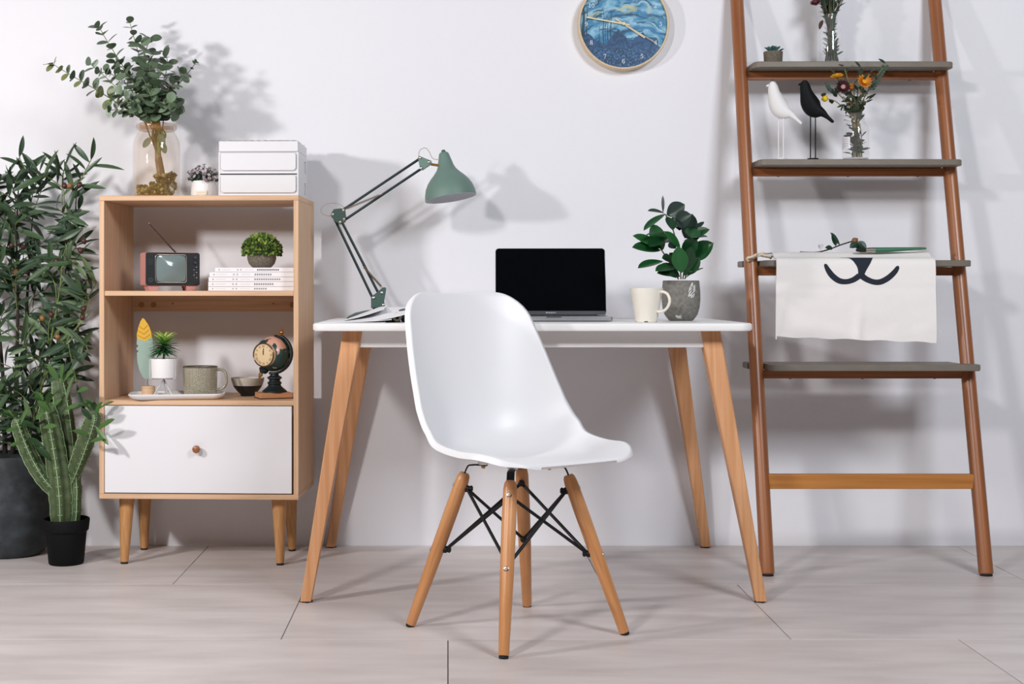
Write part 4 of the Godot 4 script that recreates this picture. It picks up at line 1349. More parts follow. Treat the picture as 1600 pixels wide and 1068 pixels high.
func build_clock() -> void:
	var c := thing("wall_clock", "round wall clock with blue mountain picture dial and pale wooden rim", "clock", Vector3(0.573, 1.708, -WALL + 0.001))
	var rr := 0.149
	var tilt := Basis(Vector3(1, 0, 0), PI / 2)
	part("rim", Shape.new().lathe([Vector2(0, 0.0), Vector2(rr - 0.003, 0.0), Vector2(rr, 0.003), Vector2(rr, 0.040), Vector2(rr - 0.002, 0.043), Vector2(rr - 0.006, 0.043), Vector2(rr - 0.007, 0.041), Vector2(rr - 0.007, 0.032)], 72), covered(grain(128, 10, 10, ramp("cdb693", "dcc8a8"), 101, 3), Vector3(5, 5, 5), 0.5), c, Vector3.ZERO, tilt)
	# dial: painted sky with streaked clouds, reeds and dark peaks
	var n := 420
	var im := Image.create(n, n, false, Image.FORMAT_RGB8)
	var nz := FastNoiseLite.new()
	nz.seed = 4
	nz.frequency = 1.0
	nz.fractal_octaves = 4
	var peak := func(x: float) -> float:
		var a := maxf(0.0, 1.0 - absf(x + 0.12) * 2.5) * 0.46
		var b := maxf(0.0, 1.0 - absf(x - 0.44) * 2.4) * 0.38
		var d := maxf(0.0, 1.0 - absf(x + 0.85) * 1.7) * 0.34
		return -0.56 + maxf(a, maxf(b, d)) + 0.05 * nz.get_noise_1d(x * 5.0)
	for y in n:
		for x in n:
			var u := (float(x) / n) * 2.0 - 1.0
			var w := 1.0 - (float(y) / n) * 2.0
			var c3: Color
			if w < peak.call(u) + 0.015 * nz.get_noise_2d(u * 14.0, w * 14.0):
				# peaks: dark blue with paler brush strokes
				var k := 0.5 + 0.5 * sin(w * 34.0 + 9.0 * nz.get_noise_2d(u * 2.4, w * 2.0) + 5.0 * absf(u + 0.12))
				var dab := smoothstep(0.05, 0.4, nz.get_noise_2d(u * 16.0, w * 16.0 + 4.0))
				c3 = hexa("143a5c").lerp(hexa("2f639a"), k * 0.55).lerp(hexa("7fa6c6"), dab * 0.55 * smoothstep(-0.35, -0.7, w))
			else:
				# sky: arching bands of cloud
				var arch := sqrt(pow(u - 0.25, 2.0) * 0.55 + pow(w + 0.75, 2.0)) + 0.22 * nz.get_noise_2d(u * 1.1, w * 1.6)
				var k := 0.5 + 0.5 * sin(arch * 17.0 + 2.2 * nz.get_noise_2d(u * 2.2, w * 4.0))
				var fine := 0.5 + 0.5 * sin(arch * 70.0 + 6.0 * nz.get_noise_2d(u * 3.0, w * 6.0))
				c3 = hexa("2876a2").lerp(hexa("9cc4d8"), clampf(k * 0.85 + 0.18 * fine - 0.1, 0.0, 1.0))
				c3 = c3.lerp(hexa("c6b887"), 0.75 * smoothstep(0.1, 0.45, nz.get_noise_2d(u * 1.8 + 9.0, arch * 7.0)) * smoothstep(-0.1, 0.35, w))
				c3 = c3.lerp(hexa("114160"), 0.85 * smoothstep(0.12, 0.42, nz.get_noise_2d(u * 1.4 - 5.0, arch * 10.0)))
				for q in [[-0.46, 0.33, 0.014], [-0.36, 0.18, 0.012], [-0.29, 0.33, 0.014], [-0.55, -0.02, 0.010], [-0.41, 0.1, 0.009], [-0.92, 0.9, 0.035], [-0.84, 0.45, 0.016]]:
					if absf(u - q[0] - 0.01 * sin(w * 9.0)) < q[2] * (1.0 - 0.6 * smoothstep(-0.4, q[1], w)) and w < q[1]:
						c3 = c3.lerp(hexa("17303c"), 0.8)
			im.set_pixel(x, y, c3)
	var dial := paint(Color.WHITE, 0.5)
	dial.albedo_texture = ImageTexture.create_from_image(im)
	var face := PackedVector2Array()
	for k in 72:
		face.append(Vector2(cos(TAU * k / 72.0), sin(TAU * k / 72.0)) * (rr - 0.0065))
	var fc := part("dial", Shape.new().prism(face, 0.003), dial, c, Vector3(0, 0, 0.0315))
	var ink := paint(hexa("dfe6ea"), 0.6)
	for k in 12:
		var a := TAU * (k + 1) / 12.0
		var tm := TextMesh.new()
		tm.text = str(k + 1)
		tm.font = lettering("Droid Serif")
		tm.font_size = 48
		tm.pixel_size = 0.0004
		tm.depth = 0.0004
		part("numeral", tm, ink, fc, Vector3(sin(a), cos(a), 0) * (rr - 0.028) + Vector3(0, 0, 0.0019))
	var hand := paint(hexa("e6d3ae"), 0.4)
	for q in [["hour_hand", 123.0, 0.083, 0.030, 0.0052, 0.004], ["minute_hand", 280.0, 0.122, 0.02, 0.0046, 0.0065], ["second_hand", 121.0, 0.127, 0.032, 0.0016, 0.009]]:
		var hl: float = q[2] + q[3]
		var tz := Basis(Vector3(0, 0, 1), -deg_to_rad(q[1]))
		part(q[0], Shape.new().box(Vector3(q[4], hl, 0.0012), 0.0004), hand, c, Vector3(0, 0, 0.033 + q[5]) + tz * Vector3(0, hl / 2 - q[3], 0), tz)
	part("hub", Shape.new().lathe([Vector2(0.005, 0), Vector2(0.005, 0.003), Vector2(0, 0.004)], 16), hand, c, Vector3(0, 0, 0.0415), tilt)


# ---------------------------------------------------------------- things on the desk
func build_desk_things() -> void:
	# cream mug with a ring handle and notched foot
	var mu := thing("mug", "cream mug with ring handle standing on desk by grey pot", "mug", Vector3(0.556, 0.75, -3.98))
	mu.position = at(1010, 503, 3.96)
	mu.position.y = 0.75
	var body := Shape.new()
	body.lathe([Vector2(0, 0.012), Vector2(0.025, 0.012), Vector2(0.029, 0.004), Vector2(0.0302, 0.003), Vector2(0.0318, 0.012), Vector2(0.0462, 0.0935), Vector2(0.0459, 0.095), Vector2(0.0442, 0.095), Vector2(0.0435, 0.093), Vector2(0.0293, 0.018), Vector2(0, 0.016)], 44)
	for k in 5:
		var a0 := TAU * k / 5.0 + 0.65
		var pts := []
		for i in 9:
			var a := a0 + (TAU / 5.0 - 0.36) * i / 8.0
			pts.append(Vector3(cos(a) * 0.0284, 0.0024, sin(a) * 0.0284))
		body.tube(pts, 0.0024, 7)
	part("body", body, M.cream, mu)
	part("handle", Shape.new().tube(smooth([Vector3(0.041, 0.083, 0), Vector3(0.053, 0.0855, 0), Vector3(0.069, 0.078, 0), Vector3(0.0755, 0.06, 0), Vector3(0.069, 0.043, 0), Vector3(0.054, 0.031, 0), Vector3(0.033, 0.03, 0)], 6), [0.0062] + range(35).map(func(_i): return 0.0042) + [0.006], 12, 0.9), M.cream, mu, Vector3.ZERO, Basis(Vector3.UP, deg_to_rad(-40.0)))
	# loose papers, each its own sheet, curling up to the right
	# each is given by its front and its back edge (sight lines and depths)
	var sheets := [
		[[[498, 504.6, 3.84], [540, 504.4, 3.84], [580, 504.4, 3.84], [602, 504.4, 3.84]], [[512, 500.4, 4.05], [545, 500.2, 4.05], [580, 500, 4.05], [606, 499.6, 4.05]], "flat white sheet of paper at the bottom of the loose pile"],
		[[[499, 503.6, 3.86], [535, 503.2, 3.86], [575, 502.0, 3.86], [612, 499.4, 3.86]], [[515, 499.4, 4.06], [548, 498.6, 4.06], [580, 495, 4.06], [614, 489, 4.06]], "white sheet of paper in the middle of the loose pile"],
		[[[540, 503.2, 3.87], [580, 501.4, 3.87], [620, 494.5, 3.87], [664, 481.5, 3.87]], [[545, 497.6, 4.08], [577, 490.5, 4.08], [604, 480.5, 4.08], [664, 479, 4.08]], "white sheet of paper curling up on top of the loose pile"],
		[[[536, 500.5, 3.95], [560, 495.5, 3.95], [585, 488, 3.95], [600, 483, 3.95]], [[548, 496, 4.12], [570, 488, 4.12], [592, 480, 4.12], [603, 478, 4.12]], "small white sheet of paper bent up against lamp base"]]
	for q in sheets:
		var front := []
		var back := []
		for i in 4:
			front.append(at(q[0][i][0], q[0][i][1], q[0][i][2]))
			back.append(at(q[1][i][0], q[1][i][1], q[1][i][2]))
		front = smooth(front, 5)
		back = smooth(back, 5)
		var rows := []
		for zr in 5:
			var row := []
			for i in front.size():
				var p: Vector3 = front[i].lerp(back[i], zr / 4.0)
				p.y = maxf(p.y, 0.7506)
				row.append(p)
			rows.append(row)
		var sh := part(numbered("paper_sheet"), Shape.new().sheet(rows, 0.0006), M.paper, self)
		tag(sh, q[2], "paper", "loose papers on the desk")
	# a notepad under them, a teal pen case with a black clip
	var pad := thing("notepad", "small white notepad lying under the loose papers", "notepad", at(583, 504, 4.0))
	pad.position.y = 0.75
	part("cover", Shape.new().box(Vector3(0.085, 0.001, 0.12), 0.0002), M.paper, pad, Vector3(0, 0.0046, -0.02), Basis(Vector3.UP, 0.15))
	part("pages", Shape.new().box(Vector3(0.082, 0.0024, 0.117), 0.0004), M.cream, pad, Vector3(0, 0.0024, -0.02), Basis(Vector3.UP, 0.15))
	part("back_cover", Shape.new().box(Vector3(0.085, 0.001, 0.12), 0.0002), M.paper, pad, Vector3(0, 0.0006, -0.02), Basis(Vector3.UP, 0.15))
	var cs := thing("pen_case", "dark teal soft pen case lying behind the chair back", "pen case", at(645, 503, 3.98))
	cs.position.y = 0.75
	part("body", Shape.new().tube(smooth([Vector3(-0.035, 0.017, 0), Vector3(-0.028, 0.018, 0), Vector3(0.0, 0.0185, -0.003), Vector3(0.05, 0.0185, -0.006), Vector3(0.09, 0.017, -0.01)], 4), range(17).map(func(i): return 0.0165 + 0.002 * sin(i * 0.4) if i > 0 and i < 16 else 0.010), 16, 1.3), M.teal, cs)
	part("zipper", Shape.new().tube([Vector3(-0.03, 0.0362, 0.004), Vector3(0.0, 0.0382, 0.002), Vector3(0.08, 0.0368, -0.004)], 0.0018, 6), M.aluminium, cs)
	var cl := thing("tape_cutter", "small black tape cutter with metal teeth under the papers", "tape cutter", at(614, 504, 3.95))
	cl.position.y = 0.75
	part("body", Shape.new().prism(PackedVector2Array([Vector2(-0.024, 0), Vector2(0.02, 0), Vector2(0.022, 0.012), Vector2(0.012, 0.02), Vector2(-0.004, 0.018), Vector2(-0.022, 0.01)]), 0.02, 0.002), M.rubber, cl)
	part("tape_roll", Shape.new().lathe([Vector2(0.006, -0.007), Vector2(0.0125, -0.007), Vector2(0.0125, 0.007), Vector2(0.006, 0.007), Vector2(0.006, -0.007)], 24), M.cord, cl, Vector3(0.012, 0.0145, 0.0095), Basis(Vector3(1, 0, 0), PI / 2))
	part("blade", Shape.new().box(Vector3(0.004, 0.007, 0.018), 0.0005), M.steel, cl, Vector3(-0.002, 0.0175, 0.001), Basis(Vector3(0, 0, 1), 0.4))


# ---------------------------------------------------------------- on top of the cabinet
func build_cabinet_top() -> void:
	var y0 := 1.127
	# flower pot
	var f := thing("flower_pot", "tiny mauve flowers in a round white pot beside glass jar", "plant", Vector3(-0.764, y0, -4.415))
	part("pot", Shape.new().lathe([Vector2(0, 0), Vector2(0.037, 0), Vector2(0.040, 0.003), Vector2(0.0415, 0.015), Vector2(0.0405, 0.035), Vector2(0.0375, 0.052), Vector2(0.0365, 0.054), Vector2(0.033, 0.053), Vector2(0.031, 0.045), Vector2(0, 0.045)], 32), M.ceramic, f)
	var tg := part("name_tag", Shape.new().prism(rounded(0.033, 0.0125, 0.001), 0.0016, 0.0003), paint(hexa("e9dcc8"), 0.6), f, Vector3(-0.002, 0.016, 0.042))
	for k in 5:
		part("raised_letter", Shape.new().tube([Vector3(-0.002, -0.0022, 0), Vector3(0.0, 0.0022, 0), Vector3(0.002, -0.0022, 0)], 0.0005, 5), paint(hexa("c9b192"), 0.6), tg, Vector3((k - 2) * 0.0056, 0, 0.0009))
	var r := RandomNumberGenerator.new()
	r.seed = 8
	var green := Shape.new()
	var grey := [Color(0.035, 0.075, 0.05), Color(0.09, 0.14, 0.10), Color(0.17, 0.23, 0.18)]
	var tips := []
	for k in 74:
		var a := r.randf() * TAU
		var el := acos(1.0 - r.randf() * 0.92)
		var d := Vector3(sin(el) * cos(a), cos(el), sin(el) * sin(a))
		var tip := Vector3(0, 0.05, 0) + d * Vector3(0.058, 0.05, 0.055) * r.randf_range(0.8, 1.12)
		tips.append(tip)
		green.c = grey[0]
		green.tube([Vector3(d.x * 0.01, 0.045, d.z * 0.01), tip], 0.0007, 4)
		for i in 7:
			var q := Vector3(0, 0.05, 0).lerp(tip, 0.35 + 0.6 * i / 6.0) + Vector3(r.randf_range(-1, 1), r.randf_range(-1, 1), r.randf_range(-1, 1)) * 0.004
			green.c = grey[r.randi() % 3]
			green.ball(Vector3(0.0022, 0.0045, 0.0014), Transform3D(Basis.from_euler(Vector3(r.randf() * 6, r.randf() * 6, r.randf() * 6)), q), 5, 3)
	part("foliage", green, paint(Color.WHITE, 0.8, {"vertex_color_use_as_albedo": true}), f).set_meta("kind", "stuff")
	var bl := Shape.new()
	for i in 5:
		var a := TAU * i / 5.0
		bl.ball(Vector3(0.0024, 0.0014, 0.0024), Transform3D(Basis(), Vector3(cos(a), 0, sin(a)) * 0.0026), 6, 4)
	var bm := bl.mesh()
	var pink := [paint(hexa("b7a3ac"), 0.8), paint(hexa("cdbcc4"), 0.8), paint(hexa("8d7d88"), 0.8)]
	for k in tips.size():
		part("blossom", bm, pink[k % 3], f, tips[k] + Vector3(0, 0.001, 0), upright(tips[k] - Vector3(0, 0.04, 0)) * Basis.from_scale(Vector3.ONE * r.randf_range(0.8, 1.4)))
	# white desktop drawer box
	var d := thing("drawer_organizer", "white plastic two drawer organizer box at cabinet's right end", "organizer", Vector3(-0.5775, y0, -4.412), -1.5)
	var w := 0.245
	var dp := 0.205
	for k in 2:
		var yb := 0.0 + k * 0.068
		for s in [-1, 1]:
			var sd := Shape.new()
			# side wall with a square grip hole near the back
			for q in [[-0.1025, 0.045, 0.0, 0.068], [0.078, 0.1025, 0.0, 0.068], [0.045, 0.078, 0.0, 0.014], [0.045, 0.078, 0.052, 0.068]]:
				sd.box(Vector3(0.004, q[3] - q[2], q[1] - q[0]), 0.0, Transform3D(Basis(), Vector3(0, (q[2] + q[3]) / 2, -(q[0] + q[1]) / 2)))
			part("side_wall", sd, M.plastic_white, d, Vector3(s * (w / 2 - 0.002), yb, 0))
		part("shelf_plate", Shape.new().box(Vector3(w - 0.008, 0.003, dp), 0.0005), M.plastic_white, d, Vector3(0, yb + 0.003, 0))
		part("back_wall", Shape.new().box(Vector3(w - 0.008, 0.064, 0.003), 0.0), M.plastic_white, d, Vector3(0, yb + 0.036, -dp / 2 + 0.003))
		var dr := part("drawer", Shape.new().prism(rounded(w - 0.014, 0.052, 0.007), 0.006, 0.0015), M.plastic_white, d, Vector3(0, yb + 0.0385, dp / 2 + 0.0025))
		part("front_frame", Shape.new().box(Vector3(w - 0.008, 0.064, 0.003), 0.0), M.plastic_white, d, Vector3(0, yb + 0.034, dp / 2 - 0.003))
		part("tray", Shape.new().box(Vector3(w - 0.024, 0.036, dp - 0.03), 0.002), M.plastic_white, dr, Vector3(0, -0.002, -dp / 2 + 0.004))
		part("pull_lip", Shape.new().tube([Vector3(-0.11, -0.0265, 0.001), Vector3(0.11, -0.0265, 0.001)], 0.0016, 8), M.plastic_white, dr)
	part("top_tray", Shape.new().box(Vector3(w, 0.034, dp), 0.003), M.plastic_white, d, Vector3(0, 0.153, 0))
	part("seam", Shape.new().box(Vector3(w - 0.002, 0.0015, dp - 0.002), 0.0), paint(hexa("c9c8ca"), 0.6), d, Vector3(0, 0.1355, 0))
	# crumpled film over the top
	var rows := []
	for i in 9:
		var row := []
		for j in 25:
			var x := (-w / 2 + w * j / 24.0) * 0.96
			var z := (dp / 2 - dp * i / 8.0) * 0.95
			var pk := 0.0012 + 0.0015 * absf(sin(j * 1.7 + i * 0.6))
			if i >= 5 and j % 6 == 2 + (i % 2): pk += 0.007
			if i == 8 and j > 20: pk += 0.006
			row.append(Vector3(x, 0.1694 + pk, z))
		rows.append(row)
	part("film_cover", Shape.new().sheet(rows, 0.0005), M.plastic_white, d)


# ---------------------------------------------------------------- upper shelf of the cabinet
func build_upper_shelf() -> void:
	var y0 := 0.838
	var tv := thing("toy_television", "small pink and black retro television with antenna on shelf", "television", Vector3(-0.868, y0, -4.40), 27.0)
	var pinkm := paint(hexa("c98f88"), 0.45)
	var blk := paint(hexa("14181b"), 0.4)
	part("housing", Shape.new().prism(rounded(0.172, 0.104, 0.007), 0.062, 0.002), pinkm, tv, Vector3(0, 0.067, -0.004))
	part("rear_cover", Shape.new().prism(rounded(0.158, 0.092, 0.01), 0.02, 0.006), blk, tv, Vector3(0, 0.066, -0.044))
	var fr := part("front_panel", Shape.new().prism(rounded(0.171, 0.101, 0.006), 0.006, 0.0015), blk, tv, Vector3(0, 0.0675, 0.029))
	# bulging grey screen in a thin silver frame
	var rows := []
	for i in 13:
		var row := []
		for j in 15:
			var u := j / 7.0 - 1.0
			var v := i / 6.0 - 1.0
			var su := u * (1.0 - 0.07 * pow(absf(v), 4.0))
			var sv := v * (1.0 - 0.07 * pow(absf(u), 4.0))
			row.append(Vector3(su * 0.047, sv * 0.041, 0.0026 + 0.007 * (1.0 - u * u) * (1.0 - v * v) + 0.003 * (1.0 - maxf(absf(u), absf(v)))))
		rows.append(row)
	part("screen", Shape.new().sheet(rows), paint(hexa("7b8b8b"), 0.12), fr, Vector3(-0.0065, 0.001, 0.001))
	var ring := []
	for q in rounded(0.098, 0.086, 0.008, 4):
		ring.append(Vector3(q.x, q.y, 0.0034))
	ring.append(ring[0])
	part("screen_frame", Shape.new().tube(ring, 0.0016, 6), M.steel, fr, Vector3(-0.0065, 0.001, 0.0))
	for q in [[0.070, 0.036, 0.0055], [0.070, 0.020, 0.005]]:
		part("dial_knob", Shape.new().lathe([Vector2(q[2], 0), Vector2(q[2], 0.004), Vector2(q[2] * 0.8, 0.006), Vector2(0, 0.006)], 16), M.bezel, fr, Vector3(q[0], q[1], 0.003), Basis(Vector3(1, 0, 0), PI / 2))
	for r in 5:
		for k in 2:
			part("button", Shape.new().box(Vector3(0.0042, 0.0034, 0.003), 0.0008), M.aluminium if (r + k) % 2 else M.bezel, fr, Vector3(0.0665 + k * 0.008, 0.006 - r * 0.0082, 0.004))
	for r in 4:
		part("speaker_slot", Shape.new().box(Vector3(0.015, 0.0016, 0.001), 0.0), M.bezel, fr, Vector3(-0.0705, 0.03 - r * 0.005, 0.0033))
	part("speaker_slot", Shape.new().lathe([Vector2(0.003, 0), Vector2(0.0075, 0), Vector2(0.0075, 0.001), Vector2(0.003, 0.001)], 18), M.bezel, fr, Vector3(-0.0705, -0.034, 0.003), Basis(Vector3(1, 0, 0), PI / 2))
	for s in [-1, 1]:
		part("foot", Shape.new().prism(PackedVector2Array([Vector2(-0.018, 0.017), Vector2(0.02, 0.017), Vector2(0.013, 0.0), Vector2(-0.012, 0.0)]), 0.05, 0.001), pinkm, tv, Vector3(s * 0.06, 0.0, 0.0))
	part("antenna", Shape.new().tube([Vector3(0.03, 0.116, -0.03), Vector3(-0.006, 0.155, -0.034), Vector3(-0.056, 0.21, -0.038)], [0.003, 0.0023, 0.0016], 8), paint(hexa("4c4640"), 0.3, {"metallic": 0.6}), tv)
	part("antenna_tip", Shape.new().ball(Vector3.ONE * 0.003, Transform3D(Basis(), Vector3(-0.057, 0.211, -0.038)), 10, 6), M.steel, tv)
	# books, spines to the front
	var im := Image.create(512, 32, false, Image.FORMAT_RGB8)
	var prints := []
	var r2 := RandomNumberGenerator.new()
	r2.seed = 40
	for b in 5:
		im = Image.create(512, 32, false, Image.FORMAT_RGB8)
		im.fill(hexa("eceaec"))
		for yy in range(-4, 5):
			for xx in range(-4, 5):
				if xx * xx + yy * yy < 17:
					im.set_pixel(26 + xx, 16 + yy, hexa("8a6a72"))
		var x := 42
		while x < 100:
			im.fill_rect(Rect2i(x, 14, 3, 4), hexa("b9b6ba"))
			x += 5
		for k in 2:
			im.fill_rect(Rect2i(140 + k * 20, 11, 9, 10), hexa("8f8c92"))
			im.fill_rect(Rect2i(142 + k * 20, 14, 5, 4), hexa("d6d4d8"))
		for k in 7:
			im.fill_rect(Rect2i(190 + k * 8, 13, 4, 6), hexa("c4c2c6"))
		for k in (6 + (b * 3) % 7):
			im.fill_rect(Rect2i(268 + k * 13, 10, 9, 12), hexa("77757c") if b != 4 else hexa("3f3d45"))
			im.fill_rect(Rect2i(270 + k * 13, 13 + (k % 3), 5, 2), hexa("d6d4d8"))
		var pm := paint(Color.WHITE, 0.6)
		pm.albedo_texture = ImageTexture.create_from_image(im)
		prints.append(pm)
	var y := y0
	var say := ["bottom of the five", "second from the bottom", "middle one of the five", "second from the top", "topmost and shortest, under the round topiary"]
	for b in 5:
		var th: float = [0.0125, 0.0152, 0.0142, 0.0146, 0.0138][b]
		var l: float = [0.268, 0.268, 0.268, 0.264, 0.246][b]
		var bk := thing("book", "white paperback in the stack, " + say[b], "book", Vector3(-0.4665 - l / 2 + [0.0, 0.0, 0.001, 0.0, -0.001][b], y, -4.40), 0.0, "stacked white paperbacks")
		for e in [0.0008, th - 0.0008]:
			part("cover", Shape.new().box(Vector3(l, 0.0012, 0.172), 0.0003), M.paper, bk, Vector3(0, e, 0))
		part("pages", Shape.new().box(Vector3(l - 0.004, th - 0.0026, 0.168), 0.0), M.cream, bk, Vector3(0, th / 2, -0.002))
		part("spine", Shape.new().box(Vector3(l, th - 0.0006, 0.0016), 0.0003), prints[b], bk, Vector3(0, th / 2, 0.0862))
		y += th + 0.0002
	# round topiary in a stone pot on the books
	var t := thing("topiary", "round clipped green topiary ball in a grey stone pot on books", "plant", at(409, 413, 4.38))
	t.position.y = y
	part("pot", Shape.new().lathe([Vector2(0, 0), Vector2(0.026, 0), Vector2(0.03, 0.002), Vector2(0.04, 0.013), Vector2(0.0445, 0.026), Vector2(0.045, 0.036), Vector2(0.042, 0.048), Vector2(0.038, 0.049), Vector2(0.037, 0.044), Vector2(0, 0.044)], 32), M.stone_pot, t)
	var r := RandomNumberGenerator.new()
	r.seed = 14
	var tones := [Color(0.025, 0.055, 0.012), Color(0.06, 0.13, 0.02), Color(0.13, 0.22, 0.03), Color(0.28, 0.36, 0.05)]
	var fo := Shape.new()
	for k in 900:
		var a := r.randf() * TAU
		var el := acos(1.0 - r.randf() * 1.25)
		var d2 := Vector3(sin(el) * cos(a), cos(el), sin(el) * sin(a))
		var p := Vector3(0, 0.052, 0) + d2 * Vector3(0.056, 0.05, 0.056) * r.randf_range(0.86, 1.03)
		fo.c = tones[r.randi() % 4]
		var b := upright(d2 + Vector3(r.randf_range(-0.7, 0.7), r.randf_range(-0.7, 0.7), r.randf_range(-0.7, 0.7)))
		var sx := b.x * 0.0026
		var up := b.y * 0.0105
		fo.flat(p - sx, p + sx, p + up * 0.6 + sx * 1.3, d2)
		fo.flat(p - sx, p + up * 0.6 + sx * 1.3, p + up, d2)
		fo.flat(p - sx, p + up, p + up * 0.6 - sx * 1.3, d2)
	fo.c = tones[0]
	fo.ball(Vector3(0.048, 0.042, 0.048), Transform3D(Basis(), Vector3(0, 0.054, 0)), 16, 10)
	part("foliage", fo, paint(Color.WHITE, 0.6, {"vertex_color_use_as_albedo": true}), t).set_meta("kind", "stuff")


# ---------------------------------------------------------------- lower shelf of the cabinet
func build_lower_shelf() -> void:
	var y0 := 0.506
	# white oblong tray, turned, jutting over the shelf edge
	var tr := thing("serving_tray", "white oblong tray with turned up rim jutting over shelf edge", "tray", Vector3(-0.835, y0, -4.345), 8.0)
	var rows := []
	for q in [[0.024, 0.0015, 1], [0.022, 0.0, 1], [0.012, 0.002, 1], [0.003, 0.011, 1], [0.0, 0.017, 1], [0.0015, 0.0182, 1], [0.004, 0.0175, 1], [0.014, 0.007, 1], [0.024, 0.005, 1]]:
		var ring := []
		for p in rounded(0.292 - 2 * q[0], 0.152 - 2 * q[0], 0.03, 5):
			ring.append(Vector3(p.x, q[1], -p.y))
		rows.append(ring)
	var s := Shape.new().sheet(rows, 0.0, true)
	for e in [[rows[0], Vector3.DOWN], [rows[-1], Vector3.UP]]:
		var mid := Vector3(0, e[0][0].y, 0)
		for k in e[0].size():
			s.tri(mid, e[0][k], e[0][(k + 1) % e[0].size()], e[1], e[1], e[1])
	part("dish", s, M.ceramic, tr)
	var yt := y0 + 0.0052
	# feather ornament on a wooden drum
	var fp := at(232, 614, 4.34)
	fp.y = yt
	var fe := thing("feather_ornament", "sage green feather ornament with yellow tip on a wooden drum", "ornament", fp)
	part("drum", Shape.new().lathe([Vector2(0, 0), Vector2(0.0195, 0), Vector2(0.0205, 0.001), Vector2(0.0205, 0.0325), Vector2(0.0195, 0.0335), Vector2(0, 0.0335)], 28), covered(M.oak_h.albedo_texture, Vector3(3, 3, 3), 0.6), fe)
	part("pin", Shape.new().tube([Vector3(-0.002, 0.03, 0), Vector3(-0.003, 0.062, 0)], 0.0011, 6), M.steel, fe)
	var out := PackedVector2Array()
	for q in [[0, 0.0], [7, 4], [14, 22], [18, 45], [19, 68], [18, 86], [16, 92]]:
		out.append(Vector2(q[0] * 0.00155, q[1] * 0.00142))
	for q in [[-14, 92], [-15.5, 78], [-12, 75], [-16, 71], [-16, 66], [-12, 64], [-16, 60], [-16, 40], [-13, 22], [-7, 6]]:
		out.append(Vector2(q[0] * 0.00155, q[1] * 0.00142))
	part("feather", Shape.new().prism(out, 0.003, 0.0005), paint(hexa("93aa9d"), 0.6), fe, Vector3(-0.006, 0.052, 0), Basis(Vector3(0, 0, 1), 0.06))
	var tipp := PackedVector2Array()
	for q in [[16, 91], [15, 104], [11, 118], [4, 131], [0, 135], [-5, 128], [-10, 115], [-14, 100], [-14, 91], [1, 84]]:
		tipp.append(Vector2(q[0] * 0.00155, q[1] * 0.00142))
	var ft := part("feather_tip", Shape.new().prism(tipp, 0.0034, 0.0005), paint(hexa("d6a62c"), 0.6), fe, Vector3(-0.006, 0.052, 0), Basis(Vector3(0, 0, 1), 0.06))
	for k in 3:
		var yy := (94 + k * 10) * 0.00142
		for sg in [-1, 1]:
			part("feather_barb", Shape.new().tube([Vector3(0.001, yy - 0.006, 0.0018), Vector3(sg * (0.02 - k * 0.003), yy + 0.006, 0.0018)], 0.0009, 5), paint(hexa("a87a1a"), 0.6), ft)
	# white planter on a wire tripod
	var pp := at(256, 617, 4.325)
	pp.y = yt
	var pl := thing("tripod_planter", "spiky green plant in a white cup held by a wire tripod", "plant", pp)
	part("cup", Shape.new().lathe([Vector2(0, 0.059), Vector2(0.037, 0.059), Vector2(0.039, 0.061), Vector2(0.041, 0.117), Vector2(0.0405, 0.119), Vector2(0.0375, 0.119), Vector2(0.036, 0.105), Vector2(0, 0.105)], 32), M.ceramic, pl)
	for k in 3:
		var a := TAU * k / 3.0 + 0.5
		var d := Vector3(cos(a), 0, sin(a))
		part("wire_leg", Shape.new().tube([d * 0.037 + Vector3(0, 0.0015, 0), d * 0.018 + Vector3(0, 0.029, 0), Vector3(0, 0.0565, 0), d * 0.043 + Vector3(0, 0.0575, 0), d * 0.0445 + Vector3(0, 0.06, 0), d * 0.0445 + Vector3(0, 0.118, 0)], 0.0019, 8), paint(hexa("c6c8cb"), 0.4, {"metallic": 0.2}), pl)
	part("stem", Shape.new().tube([Vector3(0, 0.104, 0), Vector3(0, 0.16, 0)], 0.003, 7), M.stem_green, pl)
	var r := RandomNumberGenerator.new()
	r.seed = 3
	var sp := leaf(0.052, 0.0085, 0.35, 0.22, 0.2, 5)
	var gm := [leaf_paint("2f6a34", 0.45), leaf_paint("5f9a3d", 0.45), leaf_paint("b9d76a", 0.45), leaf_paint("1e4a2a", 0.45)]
	for k in 96:
		var a := k * 2.4
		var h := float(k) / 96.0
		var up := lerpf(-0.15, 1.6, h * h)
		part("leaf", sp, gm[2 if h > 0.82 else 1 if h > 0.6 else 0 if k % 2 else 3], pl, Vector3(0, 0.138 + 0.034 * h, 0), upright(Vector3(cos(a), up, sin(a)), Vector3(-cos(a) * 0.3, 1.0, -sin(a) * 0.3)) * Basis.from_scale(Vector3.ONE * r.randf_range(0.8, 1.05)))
	# speckled mug
	var mp := at(313, 615, 4.36)
	mp.y = yt
	var mu := thing("speckled_mug", "large speckled grey stoneware mug standing on tray", "mug", mp)
	part("body", Shape.new().lathe([Vector2(0, 0.0), Vector2(0.042, 0.0), Vector2(0.047, 0.003), Vector2(0.05, 0.010), Vector2(0.0515, 0.03), Vector2(0.0535, 0.0905), Vector2(0.053, 0.0925), Vector2(0.051, 0.0925), Vector2(0.05, 0.088), Vector2(0.046, 0.012), Vector2(0, 0.008)], 44), M.speckle, mu)
	part("rim", Shape.new().lathe([Vector2(0.0537, 0.090), Vector2(0.0537, 0.0925), Vector2(0.0522, 0.0938), Vector2(0.0507, 0.0925), Vector2(0.0502, 0.089)], 44), M.speckle_rim, mu)
